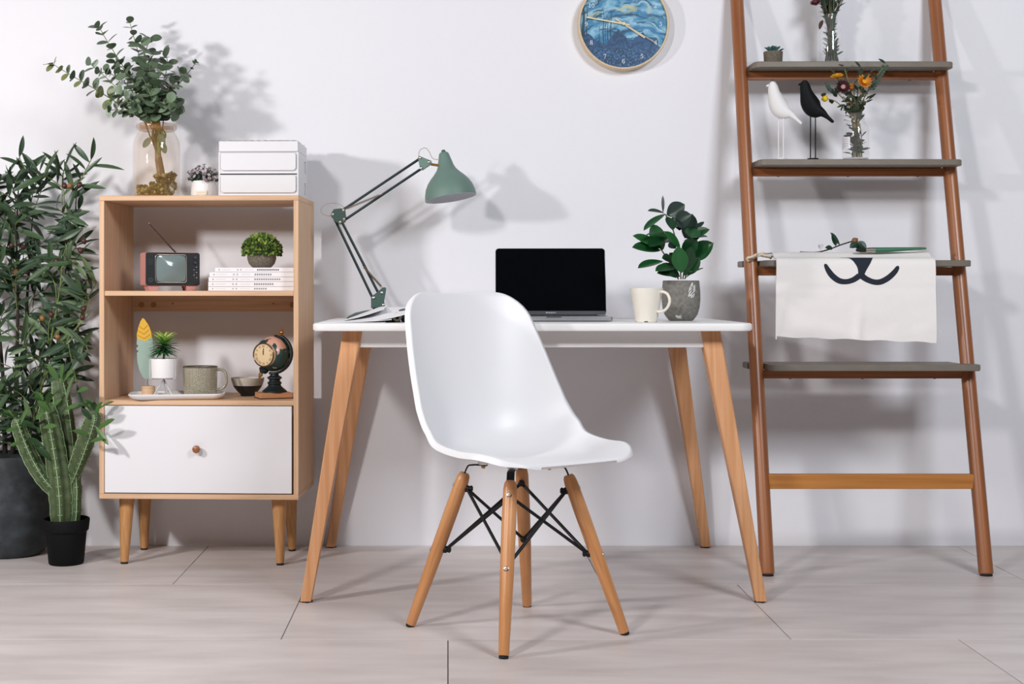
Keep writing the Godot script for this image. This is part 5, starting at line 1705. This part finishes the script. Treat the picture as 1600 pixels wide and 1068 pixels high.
	part("handle", Shape.new().tube(smooth([Vector3(0.05, 0.082, 0), Vector3(0.062, 0.0835, 0), Vector3(0.076, 0.076, 0), Vector3(0.0815, 0.054, 0), Vector3(0.077, 0.034, 0), Vector3(0.064, 0.023, 0), Vector3(0.049, 0.022, 0)], 6), 0.0045, 12, 1.5), M.speckle, mu)
	# two-tone bowl
	var bp := at(387, 618, 4.45)
	bp.y = y0
	var bo := thing("bowl", "small bowl with beige top and black lower half on shelf", "bowl", bp)
	part("lower_half", Shape.new().lathe([Vector2(0, 0.0), Vector2(0.021, 0.0), Vector2(0.0225, 0.003), Vector2(0.023, 0.006), Vector2(0.032, 0.014), Vector2(0.042, 0.026), Vector2(0.0465, 0.034)], 40), M.navy, bo)
	part("upper_half", Shape.new().lathe([Vector2(0.0465, 0.034), Vector2(0.051, 0.047), Vector2(0.0525, 0.0565), Vector2(0.0522, 0.058), Vector2(0.0505, 0.0575), Vector2(0.046, 0.042), Vector2(0.036, 0.022), Vector2(0, 0.01)], 40), M.cream_grey, bo)
	# globe clock on a wooden book
	var gp := at(428, 620, 4.36)
	gp.y = y0
	var gl := thing("globe_clock", "dark teal globe clock with gold finial on a wooden book base", "clock", gp)
	part("book_base", Shape.new().box(Vector3(0.1, 0.018, 0.072), 0.0015), covered(grain(128, 2, 30, ramp("b98058", "cf9a70"), 131, 3), Vector3(4, 4, 4), 0.5), gl, Vector3(-0.001, 0.0095, 0), Basis(Vector3.UP, 0.38))
	part("base_board", Shape.new().box(Vector3(0.106, 0.003, 0.076), 0.0006), paint(hexa("3f241b"), 0.5), gl, Vector3(-0.001, 0.0015, 0), Basis(Vector3.UP, 0.38))
	var dk := paint(hexa("182326"), 0.38)
	part("pedestal", Shape.new().lathe([Vector2(0, 0.018), Vector2(0.038, 0.018), Vector2(0.038, 0.023), Vector2(0.033, 0.027), Vector2(0.022, 0.036), Vector2(0.019, 0.042), Vector2(0.022, 0.045), Vector2(0.022, 0.049), Vector2(0.018, 0.052), Vector2(0.0165, 0.056), Vector2(0.021, 0.06), Vector2(0.021, 0.066), Vector2(0.014, 0.07), Vector2(0.012, 0.075), Vector2(0.014, 0.079), Vector2(0, 0.079)], 32), dk, gl, Vector3(0.002, 0, 0))
	for k in 14:
		var a := TAU * k / 14.0
		part("bead", Shape.new().ball(Vector3.ONE * 0.0022, Transform3D(), 8, 5), M.bezel, gl, Vector3(0.002 + cos(a) * 0.0212, 0.063, sin(a) * 0.0212))
	# the map: land masses in dusty pink on deep teal, meridian lines
	var n := 256
	var im := Image.create(n * 2, n, false, Image.FORMAT_RGB8)
	var nz := FastNoiseLite.new()
	nz.seed = 19
	nz.frequency = 1.0
	nz.fractal_octaves = 4
	for y in n:
		for x in n * 2:
			var lon := TAU * x / (n * 2.0)
			var lat := PI * (0.5 - float(y) / n)
			var q := Vector3(cos(lon) * cos(lat), sin(lat), sin(lon) * cos(lat))
			var v := nz.get_noise_3d(q.x * 1.05 + 3.0, q.y * 1.05 + 0.35, q.z * 1.05) + 0.16 * sin(lat * 1.2)
			var c := hexa("16403f")
			if v > 0.17:
				c = hexa("cf9f8c")
			elif v > 0.15:
				c = hexa("0c2626")
			elif x % 43 == 0 or y % 43 == 0:
				c = hexa("0f2f30")
			im.set_pixel(x, y, c)
	var gm2 := paint(Color.WHITE, 0.4, {"clearcoat_enabled": true, "clearcoat": 0.3, "clearcoat_roughness": 0.2})
	gm2.albedo_texture = ImageTexture.create_from_image(im)
	var gc := Vector3(-0.002, 0.137, 0.0)
	var tilt := Basis(Vector3(0, 0, 1), deg_to_rad(-22.0))
	var ball := part("globe", Shape.new().ball(Vector3.ONE * 0.055, Transform3D(), 40, 24), gm2, gl, gc, tilt * Basis(Vector3.UP, 1.3))
	# the meridian arm behind the globe
	var arc := []
	for k in 17:
		var a := deg_to_rad(-78.0 + 168.0 * k / 16.0)
		arc.append(Vector3(cos(a) * 0.0605, sin(a) * 0.0605, 0))
	part("meridian_arm", Shape.new().tube(arc, 0.0042, 8, 2.2), dk, gl, gc, tilt * Basis(Vector3.UP, -0.25))
	part("finial", Shape.new().lathe([Vector2(0.008, 0.0), Vector2(0.0065, 0.004), Vector2(0.005, 0.008), Vector2(0.0075, 0.012), Vector2(0.0068, 0.017), Vector2(0.0035, 0.021), Vector2(0.0025, 0.024), Vector2(0, 0.027)], 16), M.brass, gl, gc + tilt * Vector3(0, 0.058, 0), tilt)
	part("finial", Shape.new().lathe([Vector2(0.006, 0.0), Vector2(0.0045, -0.005), Vector2(0.0068, -0.010), Vector2(0.005, -0.016), Vector2(0.0025, -0.021), Vector2(0, -0.024)], 16), M.brass, gl, gc + tilt * Vector3(0, -0.058, 0) + Vector3(-0.012, 0.0, 0.012), tilt)
	part("finial_mount", Shape.new().lathe([Vector2(0, -0.012), Vector2(0.010, -0.010), Vector2(0.016, 0.0), Vector2(0.013, 0.006), Vector2(0, 0.008)], 18), dk, gl, gc + tilt * Vector3(0, -0.053, 0) + Vector3(-0.008, 0.0, 0.01), tilt)
	part("top_cap", Shape.new().lathe([Vector2(0.02, -0.003), Vector2(0.017, 0.004), Vector2(0.009, 0.006), Vector2(0, 0.006)], 20), dk, gl, gc + tilt * Vector3(0, 0.053, 0), tilt)
	# clock face set in the globe, facing front left
	var fd := Vector3(-0.42, -0.02, 0.90).normalized()
	var fb := upright(fd, Vector3.UP)
	var face := part("clock_dial", Shape.new().lathe([Vector2(0.0355, -0.02), Vector2(0.0355, 0.0), Vector2(0.0335, 0.0005), Vector2(0, 0.0005)], 40), paint(hexa("d8bd92"), 0.5), gl, gc + fd * 0.0555, fb)
	part("bezel_ring", Shape.new().lathe([Vector2(0.034, -0.002), Vector2(0.037, -0.001), Vector2(0.0375, 0.002), Vector2(0.0355, 0.0042), Vector2(0.0335, 0.002), Vector2(0.034, -0.002)], 40), paint(hexa("6a5040"), 0.3, {"metallic": 0.6}), face)
	var ink := paint(hexa("2c2118"), 0.6)
	for k in 12:
		var a := TAU * k / 12.0
		var rom := TextMesh.new()
		rom.text = ["XII", "I", "II", "III", "IIII", "V", "VI", "VII", "VIII", "IX", "X", "XI"][k]
		rom.font = lettering("Droid Serif")
		rom.font_size = 32
		rom.pixel_size = 0.00024
		rom.depth = 0.0003
		# numerals stand in the dial plane: x across, z down the dial
		var lay := Basis(Vector3(-1, 0, 0), Vector3(0, 0, 1), Vector3(0, 1, 0)) * Basis(Vector3(0, 0, 1), -a)
		part("numeral", rom, ink, face, Vector3(-sin(a) * 0.0265, 0.0008, cos(a) * 0.0265), lay)
	for q in [[0.012, 0.0024, -4.0], [0.021, 0.0018, 2.0]]:
		var a := deg_to_rad(q[2])
		part("clock_hand", Shape.new().box(Vector3(q[1], 0.0006, q[0]), 0.0), ink, face, Vector3(-sin(a) * q[0] / 2, 0.0018, cos(a) * q[0] / 2), Basis(Vector3.UP, -a))


# ---------------------------------------------------------------- things on the ladder shelf
func build_ladder_things() -> void:
	# small succulent, top board
	var y1 := 1.561
	var sp := at(1208, 97, 4.50)
	sp.y = y1
	var su := thing("succulent", "small teal succulent in a grey stone cup on top board", "plant", sp)
	part("cup", Shape.new().lathe([Vector2(0, 0), Vector2(0.026, 0), Vector2(0.0285, 0.003), Vector2(0.0305, 0.039), Vector2(0.0295, 0.04), Vector2(0.027, 0.04), Vector2(0.027, 0.034), Vector2(0, 0.034)], 28), M.stone_pot, su)
	var sl := leaf(0.030, 0.017, 0.62, -0.15, 0.25, 6)
	var sm := [leaf_paint("3c6666", 0.5), leaf_paint("527d78", 0.5)]
	for k in 15:
		var a := k * 2.4
		var up := 0.25 + k * 0.09
		part("leaf", sl, sm[k % 2], su, Vector3(cos(a) * 0.006, 0.037, sin(a) * 0.006), upright(Vector3(cos(a), up, sin(a)), Vector3(-cos(a), 1.2, -sin(a))) * Basis.from_scale(Vector3.ONE * (1.0 - k * 0.025)))
	# tall bottle with dried stems, top board
	var vp := at(1297, 97, 4.50)
	vp.y = y1
	var v := thing("glass_vase", "tall clear glass bottle vase on top ladder board", "vase", vp)
	part("bottle", Shape.new().lathe([Vector2(0, 0.003), Vector2(0.037, 0.003), Vector2(0.04, 0.006), Vector2(0.0405, 0.012), Vector2(0.0405, 0.098), Vector2(0.038, 0.11), Vector2(0.028, 0.122), Vector2(0.0235, 0.13), Vector2(0.0235, 0.15), Vector2(0.026, 0.153), Vector2(0.026, 0.157), Vector2(0.0235, 0.158)], 40), M.glass, v)
	part("bottle_floor", Shape.new().lathe([Vector2(0, 0), Vector2(0.036, 0), Vector2(0.039, 0.003), Vector2(0.034, 0.006), Vector2(0, 0.006)], 32), M.glass, v)
	var r := RandomNumberGenerator.new()
	r.seed = 61
	var bq := thing("dried_flowers", "dense dried dark red flowers and green stems in tall bottle", "flowers", vp)
	var greens := [leaf_paint("3a4a35", 0.7), leaf_paint("4c5a40", 0.7), leaf_paint("2c3a2c", 0.7)]
	var ll := leaf(0.022, 0.006, 0.5, 0.2, 0.1, 4)
	for k in 44:
		var a := r.randf() * TAU
		var lo := Vector3(cos(a + 2.6), 0, sin(a + 2.6)) * r.randf_range(0.004, 0.028) + Vector3(0.004, 0.008, 0)
		var nk := Vector3(cos(a), 0, sin(a)) * r.randf_range(0.002, 0.015) + Vector3(0, 0.14, 0)
		var hi := Vector3(cos(a), 0, sin(a) * 0.6) * r.randf_range(0.01, 0.062) + Vector3(0, r.randf_range(0.22, 0.33), 0)
		var line := smooth([lo, nk, hi], 6)
		var st := part("stem", Shape.new().tube(line, 0.0016, 5), M.stem_brown if k % 3 == 0 else greens[k % 3], bq)
		for i in range(1, line.size() - 1):
			if true:
				var aa := r.randf() * TAU
				part("leaf", ll, greens[r.randi() % 3], st, line[i].lerp(line[i + 1], r.randf()), upright(Vector3(cos(aa) * 0.6, r.randf_range(0.3, 1.6), sin(aa) * 0.6), Vector3(-cos(aa), 0.6, 0.5)) * Basis.from_scale(Vector3(1.6, 1.3, 1.0)))
	for q in [[-0.048, 0.193, 0.01, 0.017], [0.03, 0.27, 0.01, 0.02], [-0.02, 0.29, 0.02, 0.02], [0.05, 0.30, 0.0, 0.018]]:
		flower_head(bq, Vector3(q[0], q[1], q[2]), Vector3(q[0] * 8.0, 0.7, 0.6), q[3], paint(hexa("5a2630"), 0.7), paint(hexa("7a4a3a"), 0.7))
	part("dry_leaf", leaf(0.034, 0.013, 0.5, 0.3, 0.3, 6), paint(hexa("4b2f2a"), 0.8), bq, Vector3(-0.026, 0.14, 0.012), upright(Vector3(-0.5, -1.0, 0.2), Vector3(-0.4, 0.3, 1)))
	# two bird figures on thin legs, second board
	var y2 := 1.246
	for k in 2:
		var bp := at(1218 if k == 0 else 1268, 247, 4.385)
		bp.y = y2
		var m: Material = paint(hexa("e9e7e6"), 0.55) if k == 0 else paint(hexa("0d1013"), 0.6, {"metallic_specular": 0.3})
		var b := thing("bird_figure", "white bird figure on two thin legs" if k == 0 else "black bird figure on two thin legs", "figurine", bp, 0.0, "bird figures on the ladder shelf")
		var top := 0.245 if k == 0 else 0.249
		var pts := smooth([Vector3(-0.0225, top - 0.002, 0), Vector3(-0.022, top - 0.006, 0), Vector3(-0.0205, top - 0.018, 0), Vector3(-0.017, top - 0.038, 0), Vector3(-0.008, top - 0.066, 0), Vector3(0.003, top - 0.086, 0), Vector3(0.016, top - 0.097, 0), Vector3(0.034, top - 0.104, 0), Vector3(0.05, top - 0.117, 0), Vector3(0.066, top - 0.131, 0), Vector3(0.068, top - 0.133, 0)], 5)
		var rad := smooth([0.003, 0.0095, 0.0150, 0.0185, 0.027, 0.0285, 0.0235, 0.0125, 0.0065, 0.0045, 0.001], 5)
		part("body", Shape.new().tube(pts, rad, 24), m, b)
		part("beak", Shape.new().lathe([Vector2(0.0052, 0), Vector2(0.0022, 0.006), Vector2(0, 0.010)], 12), m, b, Vector3(-0.034, top - 0.0145, 0), upright(Vector3(-1, -0.18, 0)))
		for s in [-1, 1]:
			bar("leg", Vector3(0.0045 + s * 0.0062, 0.004, s * 0.006), Vector3(0.0045 + s * 0.0062, top - 0.105, s * 0.006), 0.0018, m, b, 8)
		part("foot_plate", Shape.new().lathe([Vector2(0, 0), Vector2(0.017, 0), Vector2(0.017, 0.004), Vector2(0, 0.004)], 24), m, b, Vector3(0.0045, 0, 0))
	# short bottle with straw flowers
	var wp := at(1337, 247, 4.39)
	wp.y = y2
	var w := thing("glass_bottle", "short clear glass bottle with paper label on second ladder board", "bottle", wp)
	part("bottle", Shape.new().lathe([Vector2(0, 0.003), Vector2(0.036, 0.003), Vector2(0.0395, 0.006), Vector2(0.0405, 0.013), Vector2(0.0405, 0.096), Vector2(0.0385, 0.105), Vector2(0.032, 0.1125), Vector2(0.0275, 0.117), Vector2(0.0265, 0.13), Vector2(0.0285, 0.138), Vector2(0.0305, 0.141), Vector2(0.0285, 0.144)], 40), M.glass, w)
	part("bottle_floor", Shape.new().lathe([Vector2(0, 0), Vector2(0.036, 0), Vector2(0.039, 0.003), Vector2(0.034, 0.006), Vector2(0, 0.006)], 32), M.glass, w)
	var rows := []
	for i in 2:
		var row := []
		for j in 10:
			var a := deg_to_rad(130.0 + 55.0 * j / 9.0)
			row.append(Vector3(cos(a) * 0.0412, 0.032 + i * 0.037, sin(a) * 0.0412))
		rows.append(row)
	var lab := part("paper_label", Shape.new().sheet(rows, 0.0005), paint(hexa("e4e2e6"), 0.8), w)
	for k in 4:
		var line := []
		for j in 6:
			var a := deg_to_rad(138.0 + (34.0 - 6.0 * (k % 2)) * j / 5.0)
			line.append(Vector3(cos(a) * 0.0416, 0.062 - k * 0.007, sin(a) * 0.0416))
		part("printed_line", Shape.new().tube(line, 0.0006, 4), paint(hexa("9a98a4"), 0.8), lab)
	var f := thing("straw_flowers", "dried orange, yellow and purple straw flowers in short bottle", "flowers", wp)
	var fp := func(x: float, y: float, dd := 0.0) -> Vector3: return at(x, y, 4.39 - dd) - wp
	var gl := [leaf_paint("37432f", 0.7), leaf_paint("4a5236", 0.7), leaf_paint("3b4f40", 0.7)]
	for q in [[1308, 122, 0.02], [1317, 138, 0.05], [1350, 129, 0.05], [1289, 154, 0.0], [1357, 120, 0.0], [1380, 106, 0.02], [1344, 112, -0.02], [1320, 108, -0.03], [1328, 146, 0.03], [1300, 140, 0.0], [1342, 150, 0.04], [1362, 135, -0.02], [1333, 128, 0.0], [1325, 160, 0.03], [1345, 162, 0.03], [1336, 156, 0.04], [1318, 166, 0.01], [1356, 158, 0.0]]:
		var tip: Vector3 = fp.call(q[0], q[1], q[2])
		var st := part("stem", Shape.new().tube(smooth([Vector3(r.randf_range(-0.012, 0.02), 0.008, r.randf_range(-0.015, 0.015)), Vector3(r.randf_range(-0.012, 0.012), 0.118, r.randf_range(-0.01, 0.01)), tip.lerp(Vector3(0, 0.14, 0), 0.4) + Vector3(0, 0.008, 0), tip], 6), 0.0015, 6), paint(hexa("9a7f50"), 0.7) if q[1] > 120 else M.stem_green, f)
		for k in 11:
			var t := 0.1 + 0.85 * k / 9.0
			var base := Vector3(r.randf_range(-0.016, 0.016), r.randf_range(0.012, 0.125), r.randf_range(-0.014, 0.014)) if k < 4 else Vector3(0, 0.12, 0).lerp(tip, (k - 3) / 6.5)
			var a := r.randf() * TAU
			part("leaf", ll, gl[r.randi() % 3], st, base, upright(Vector3(cos(a), r.randf_range(0.2, 1.6), sin(a)), Vector3(-cos(a), 0.8, r.randf_range(-0.5, 0.8))) * Basis.from_scale(Vector3(2.6, 1.35, 1.0)))
	var orange := paint(hexa("d98a25"), 0.6)
	var yellow := paint(hexa("e0a81c"), 0.6)
	var purple := paint(hexa("45252f"), 0.6)
	flower_head(f, fp.call(1308, 121, 0.02), Vector3(-0.2, 0.9, 0.3), 0.019, yellow, orange)
	flower_head(f, fp.call(1317, 136, 0.05), Vector3(-0.1, 0.15, 1.0), 0.022, purple, paint(hexa("c98a80"), 0.6))
	flower_head(f, fp.call(1350, 128, 0.05), Vector3(0.1, 0.35, 1.0), 0.022, orange, yellow)
	flower_head(f, fp.call(1328, 137, 0.02), Vector3(0.5, 0.3, 0.8), 0.014, orange, orange)
	flower_head(f, fp.call(1358, 119, 0.0), Vector3(0.3, 0.9, 0.3), 0.010, orange, orange)
	part("button_flower", Shape.new().ball(Vector3.ONE * 0.0098, Transform3D(), 16, 10), paint(hexa("e3c21c"), 0.8), f, fp.call(1289, 154, 0.0))
	for k in 9:
		for s in [-1, 1]:
			part("leaf", leaf(0.013, 0.010, 0.5, 0.1, 0.1, 4), gl[2], f, fp.call(1362 + k * 2.6, 140 - k * 4.4, 0.015), upright(Vector3(s * 0.9, 0.4, 0.2), Vector3(0, 0.3, 1)))
	for q in [[1293, 137], [1297, 140], [1302, 145], [1291, 133], [1305, 139]]:
		part("leaf", leaf(0.022, 0.017, 0.5, 0.1, 0.1, 5), gl[2], f, fp.call(q[0] + 6, q[1] + 6, 0.02), upright(Vector3(-0.6, 0.6, 0.2), Vector3(0.2, 0.3, 1)))


func flower_head(parent: Node3D, where: Vector3, dir: Vector3, size: float, outer: Material, inner: Material) -> void:
	var b := upright(dir, Vector3(0.1, 0.2, 1))
	var h := part("flower_head", Shape.new().lathe([Vector2(0, -size * 0.5), Vector2(size * 0.3, -size * 0.3), Vector2(size * 0.42, 0.0), Vector2(size * 0.3, size * 0.25), Vector2(0, size * 0.36)], 16), inner, parent, where, b)
	var pt := leaf(size * 0.78, size * 0.34, 0.55, -0.25, 0.2, 4)
	for ring in 3:
		for k in 14:
			var a := TAU * (k + ring * 0.5) / 14.0
			part("petal", pt, outer, h, Vector3(cos(a), 0, sin(a)) * size * 0.28 + Vector3(0, size * (0.02 + 0.04 * ring), 0), upright(Vector3(cos(a), 0.15 + 0.45 * ring, sin(a)), Vector3(-cos(a) * 0.4, 1, -sin(a) * 0.4)) * Basis.from_scale(Vector3.ONE * (1.0 - 0.14 * ring)))


func build_bag() -> void:
	# cotton drawstring bag laid on the third board and hanging over its front
	var y3 := 0.9318
	var front := -4.145 - 0.2464 * 0.931 + 0.098
	var mid := Vector3(1.235, y3, front)
	var o := thing("cotton_bag", "cream cotton drawstring bag printed with black snout hanging over ladder board", "bag", mid)
	var hw := 0.239
	var lay := 0.155
	var drop := 0.25
	# path across the front edge: from the back of the board, over the edge, down
	var path := func(s: float, out: float) -> Vector2:   # (y, z)
		if s < lay:
			return Vector2(0.0015 + out + 0.019 * smoothstep(0.008, 0.05, lay - s), -(lay - s))
		var k := s - lay
		var rr := 0.012
		if k < rr * PI / 2:
			var a := k / rr
			return Vector2(0.0015 + out - (rr + out) * (1.0 - cos(a)), (rr + out) * sin(a))
		return Vector2(0.0015 - rr - (k - rr * PI / 2), rr + out)
	var nz := FastNoiseLite.new()
	nz.seed = 77
	nz.frequency = 1.0
	nz.fractal_octaves = 3
	var fold := func(x: float, s: float) -> float:
		var hang := clampf((s - lay) / drop, 0.0, 1.0)
		var v := 0.0035 * nz.get_noise_2d(x * 7.0, s * 9.0) * hang
		v += 0.006 * exp(-pow((x - 0.012 + 0.02 * (hang - 0.6)) / 0.012, 2.0)) * smoothstep(0.35, 1.0, hang)
		v += 0.004 * exp(-pow((x + 0.19 + 0.05 * hang) / 0.008, 2.0)) * smoothstep(0.2, 0.7, hang)
		v -= 0.003 * exp(-pow((s - lay - 0.095) / 0.006, 2.0)) * 0.5
		return v
	var surface := func(x: float, s: float, lift: float) -> Vector3:
		var q: Vector2 = path.call(s, 0.004 + lift)
		var f: float = fold.call(x, s)
		var spread := 1.0 + 0.016 * clampf((s - lay) / drop, 0, 1)
		return Vector3(x * spread, q.x + (f if s < lay else 0.0), q.y + (f if s >= lay else 0.0))
	for side in 2:
		var rows := []
		for i in 46:
			var t := i / 45.0
			var row := []
			for j in 61:
				var x := -hw + 2.0 * hw * j / 60.0
				var ln: float = lay + drop + 0.018 * (x / hw) * 0.5 + 0.0015 * sin(x * 60.0)
				var sgm: float = ln * t
				if t > 0.97 and side == 1:
					sgm = ln * t
				row.append(surface.call(x, sgm, 0.0 if side == 0 else -0.0028))
			rows.append(row)
		part("front_panel" if side == 0 else "rear_panel", Shape.new().sheet(rows, 0.0011), M.linen, o)
	# hem tubes at both side seams
	for sg in [-1, 1]:
		var line := []
		for i in 30:
			line.append(surface.call(sg * hw, (lay + drop) * i / 29.0 * 0.998, -0.0012))
		part("side_seam", Shape.new().tube(line, 0.0021, 7), M.linen, o)
	# the print: a nose wedge and two curling mouth strokes, lying on the cloth
	var pr := Shape.new()
	var px := func(x: float, y: float) -> Vector2:   # picture of the print, scaled to metres on the cloth
		return Vector2((x - 1336.5) * 0.00194 + 0.002, lay + (y - 403.0) * 0.00194)
	var strip := func(a: Array, b: Array) -> void:
		var rows := [[], [], [], [], []]
		for i in a.size():
			for k in 5:
				var q: Vector2 = a[i].lerp(b[i], k / 4.0)
				rows[k].append(surface.call(q.x, q.y, 0.0011))
		pr.sheet(rows, 0.0004)
	var nose_l := []
	var nose_r := []
	for q in [[1313, 399.5, 1363.5, 404], [1318, 402, 1361.5, 407], [1326, 406, 1358, 412], [1333, 412.5, 1354.5, 418], [1337, 419, 1350.5, 425], [1338.5, 426, 1348, 431], [1338.0, 431, 1347.5, 434], [1338.5, 436.5, 1346.5, 437]]:
		nose_l.append(px.call(q[0], q[1]))
		nose_r.append(px.call(q[2], q[3]))
	strip.call(smooth(nose_l, 4), smooth(nose_r, 4))
	for sg in 2:
		var mids := [[1287.5, 415.5, 2.6], [1292, 424, 4.0], [1299, 433, 4.6], [1309, 440, 4.4], [1320, 441.5, 4.0], [1331, 438.5, 4.2], [1340, 432.5, 4.6]] if sg == 0 else [[1400, 419, 2.9], [1395.5, 426, 4.0], [1386, 435, 4.4], [1374, 441.5, 4.4], [1363, 442, 4.2], [1352, 438, 4.4], [1344, 432.5, 4.8]]
		var c := []
		var wd := []
		for q in mids:
			c.append(px.call(q[0], q[1]))
			wd.append(q[2] * 0.00194)
		c = smooth(c, 5)
		wd = smooth(wd, 5)
		c.insert(0, c[0] - (c[1] - c[0]).normalized() * wd[0] * 0.8)
		wd.insert(0, wd[0] * 0.25)
		var a := []
		var b := []
		for i in c.size():
			var d: Vector2 = (c[mini(i + 1, c.size() - 1)] - c[maxi(i - 1, 0)]).normalized()
			var nn := Vector2(-d.y, d.x)
			a.append(c[i] + nn * wd[i])
			b.append(c[i] - nn * wd[i])
		strip.call(a, b)
	part("snout_print", pr, M.print_black, o)
	# gathered mouth and cord at the left end
	for k in 3:
		var pts := []
		for i in 9:
			var t := i / 8.0
			pts.append(Vector3(-hw - 0.005 - 0.066 * t + 0.004 * sin(i * 2.1 + k), 0.007 + 0.011 * sin(t * PI * (1.0 + 0.3 * k)) * (1.0 if k != 1 else 0.6) + 0.002 * k, -0.05 - 0.012 * k + 0.01 * sin(i * 1.3 + k * 2.0)))
		part("drawstring", Shape.new().tube(smooth(pts, 4), 0.0042, 8), M.rope, o)
	var ruf := []
	for i in 5:
		var row := []
		for j in 13:
			var a := j / 12.0
			row.append(Vector3(-hw - 0.002 + i * 0.013, 0.006 + 0.006 * absf(sin(a * 9.0 + i * 0.5)) + 0.003, -0.125 + a * 0.08))
		ruf.append(row)
	part("gathered_mouth", Shape.new().sheet(ruf, 0.0012), M.linen, o)
	part("loose_thread", Shape.new().tube(smooth([surface.call(hw, lay + drop * 0.86, 0.0), surface.call(hw, lay + drop * 0.86, 0.0) + Vector3(0.008, -0.004, 0.002), surface.call(hw, lay + drop * 0.86, 0.0) + Vector3(0.014, -0.015, 0.003)], 5), 0.0006, 5), M.linen, o)
	# twig with a white flower, and a green handled brush, lying on the bag
	var tw := at(1300, 392, 4.33)
	tw.y = y3 + 0.025
	var t := thing("camellia_twig", "leafy twig with white petals and red bud lying on cotton bag", "twig", tw)
	var tp := func(x: float, y: float, dd := 0.0) -> Vector3: return at(x, y, 4.33 - dd) - tw
	part("twig_stem", Shape.new().tube(smooth([tp.call(1250, 393.5), tp.call(1275, 394), tp.call(1295, 389.5), tp.call(1312, 383), tp.call(1332, 376.5)], 6), 0.0021, 8), M.trunk, t)
	part("bud", Shape.new().ball(Vector3(0.0095, 0.0085, 0.0085), Transform3D(Basis(), tp.call(1335.5, 375.5)), 14, 9), paint(hexa("7c5a38"), 0.5), t)
	part("bud_petal", Shape.new().ball(Vector3(0.0045, 0.006, 0.006), Transform3D(Basis(), tp.call(1338.5, 374.5, 0.004)), 10, 6), paint(hexa("8a3a30"), 0.5), t)
	var dl := leaf_paint("1e3a2b", 0.4)
	for q in [[1306, 384, 1301, 363, 0.019, 0.3], [1312, 383, 1299, 362, 0.012, 0.5], [1301, 388, 1290, 386, 0.016, 0.5], [1338, 378, 1355, 388, 0.026, 0.5], [1340, 380, 1328, 386, 0.022, 0.6], [1335, 381, 1350, 389, 0.024, 0.2]]:
		var a: Vector3 = tp.call(q[0], q[1], 0.002)
		var b: Vector3 = tp.call(q[2], q[3], 0.014)
		part("leaf", leaf((b - a).length(), q[4], 0.5, 0.12, 0.2, 7), dl, t, a, upright(b - a, Vector3(0.1, q[5], 1.0)))
	for k in 7:
		var a := TAU * k / 7.0
		part("petal", leaf(0.018, 0.014, 0.6, -0.2, 0.2, 5), M.ceramic, t, tp.call(1282, 390, 0.0), upright(Vector3(cos(a) * 0.5, 0.9, sin(a) * 0.5), Vector3(-cos(a), 0.3, 0.8)))
	var bp := at(1390, 397, 4.30)
	bp.y = y3 + 0.0305
	var br := thing("paint_brush", "green handled flat paint brush lying on cotton bag", "brush", bp, 2.0)
	part("handle", Shape.new().tube(smooth([Vector3(-0.048, 0.0, 0), Vector3(-0.035, 0.0, 0), Vector3(0.0, 0.001, 0), Vector3(0.05, 0.003, 0), Vector3(0.09, 0.0045, 0), Vector3(0.113, 0.005, 0)], 5), smooth([0.0078, 0.008, 0.0072, 0.0055, 0.0042, 0.003], 5), 14, 0.9), paint(hexa("2f6b4c"), 0.35), br)
	part("ferrule", Shape.new().tube([Vector3(-0.075, 0.0, 0.002), Vector3(-0.06, 0.0, 0.001), Vector3(-0.046, 0.0, 0)], [0.0066, 0.0078, 0.0082], 14, 0.95), M.steel, br)
	part("bristles", Shape.new().tube([Vector3(-0.105, -0.001, 0.004), Vector3(-0.09, 0.0, 0.003), Vector3(-0.073, 0.0, 0.002)], [0.0035, 0.007, 0.0064], 12, 0.7), M.rubber, br)
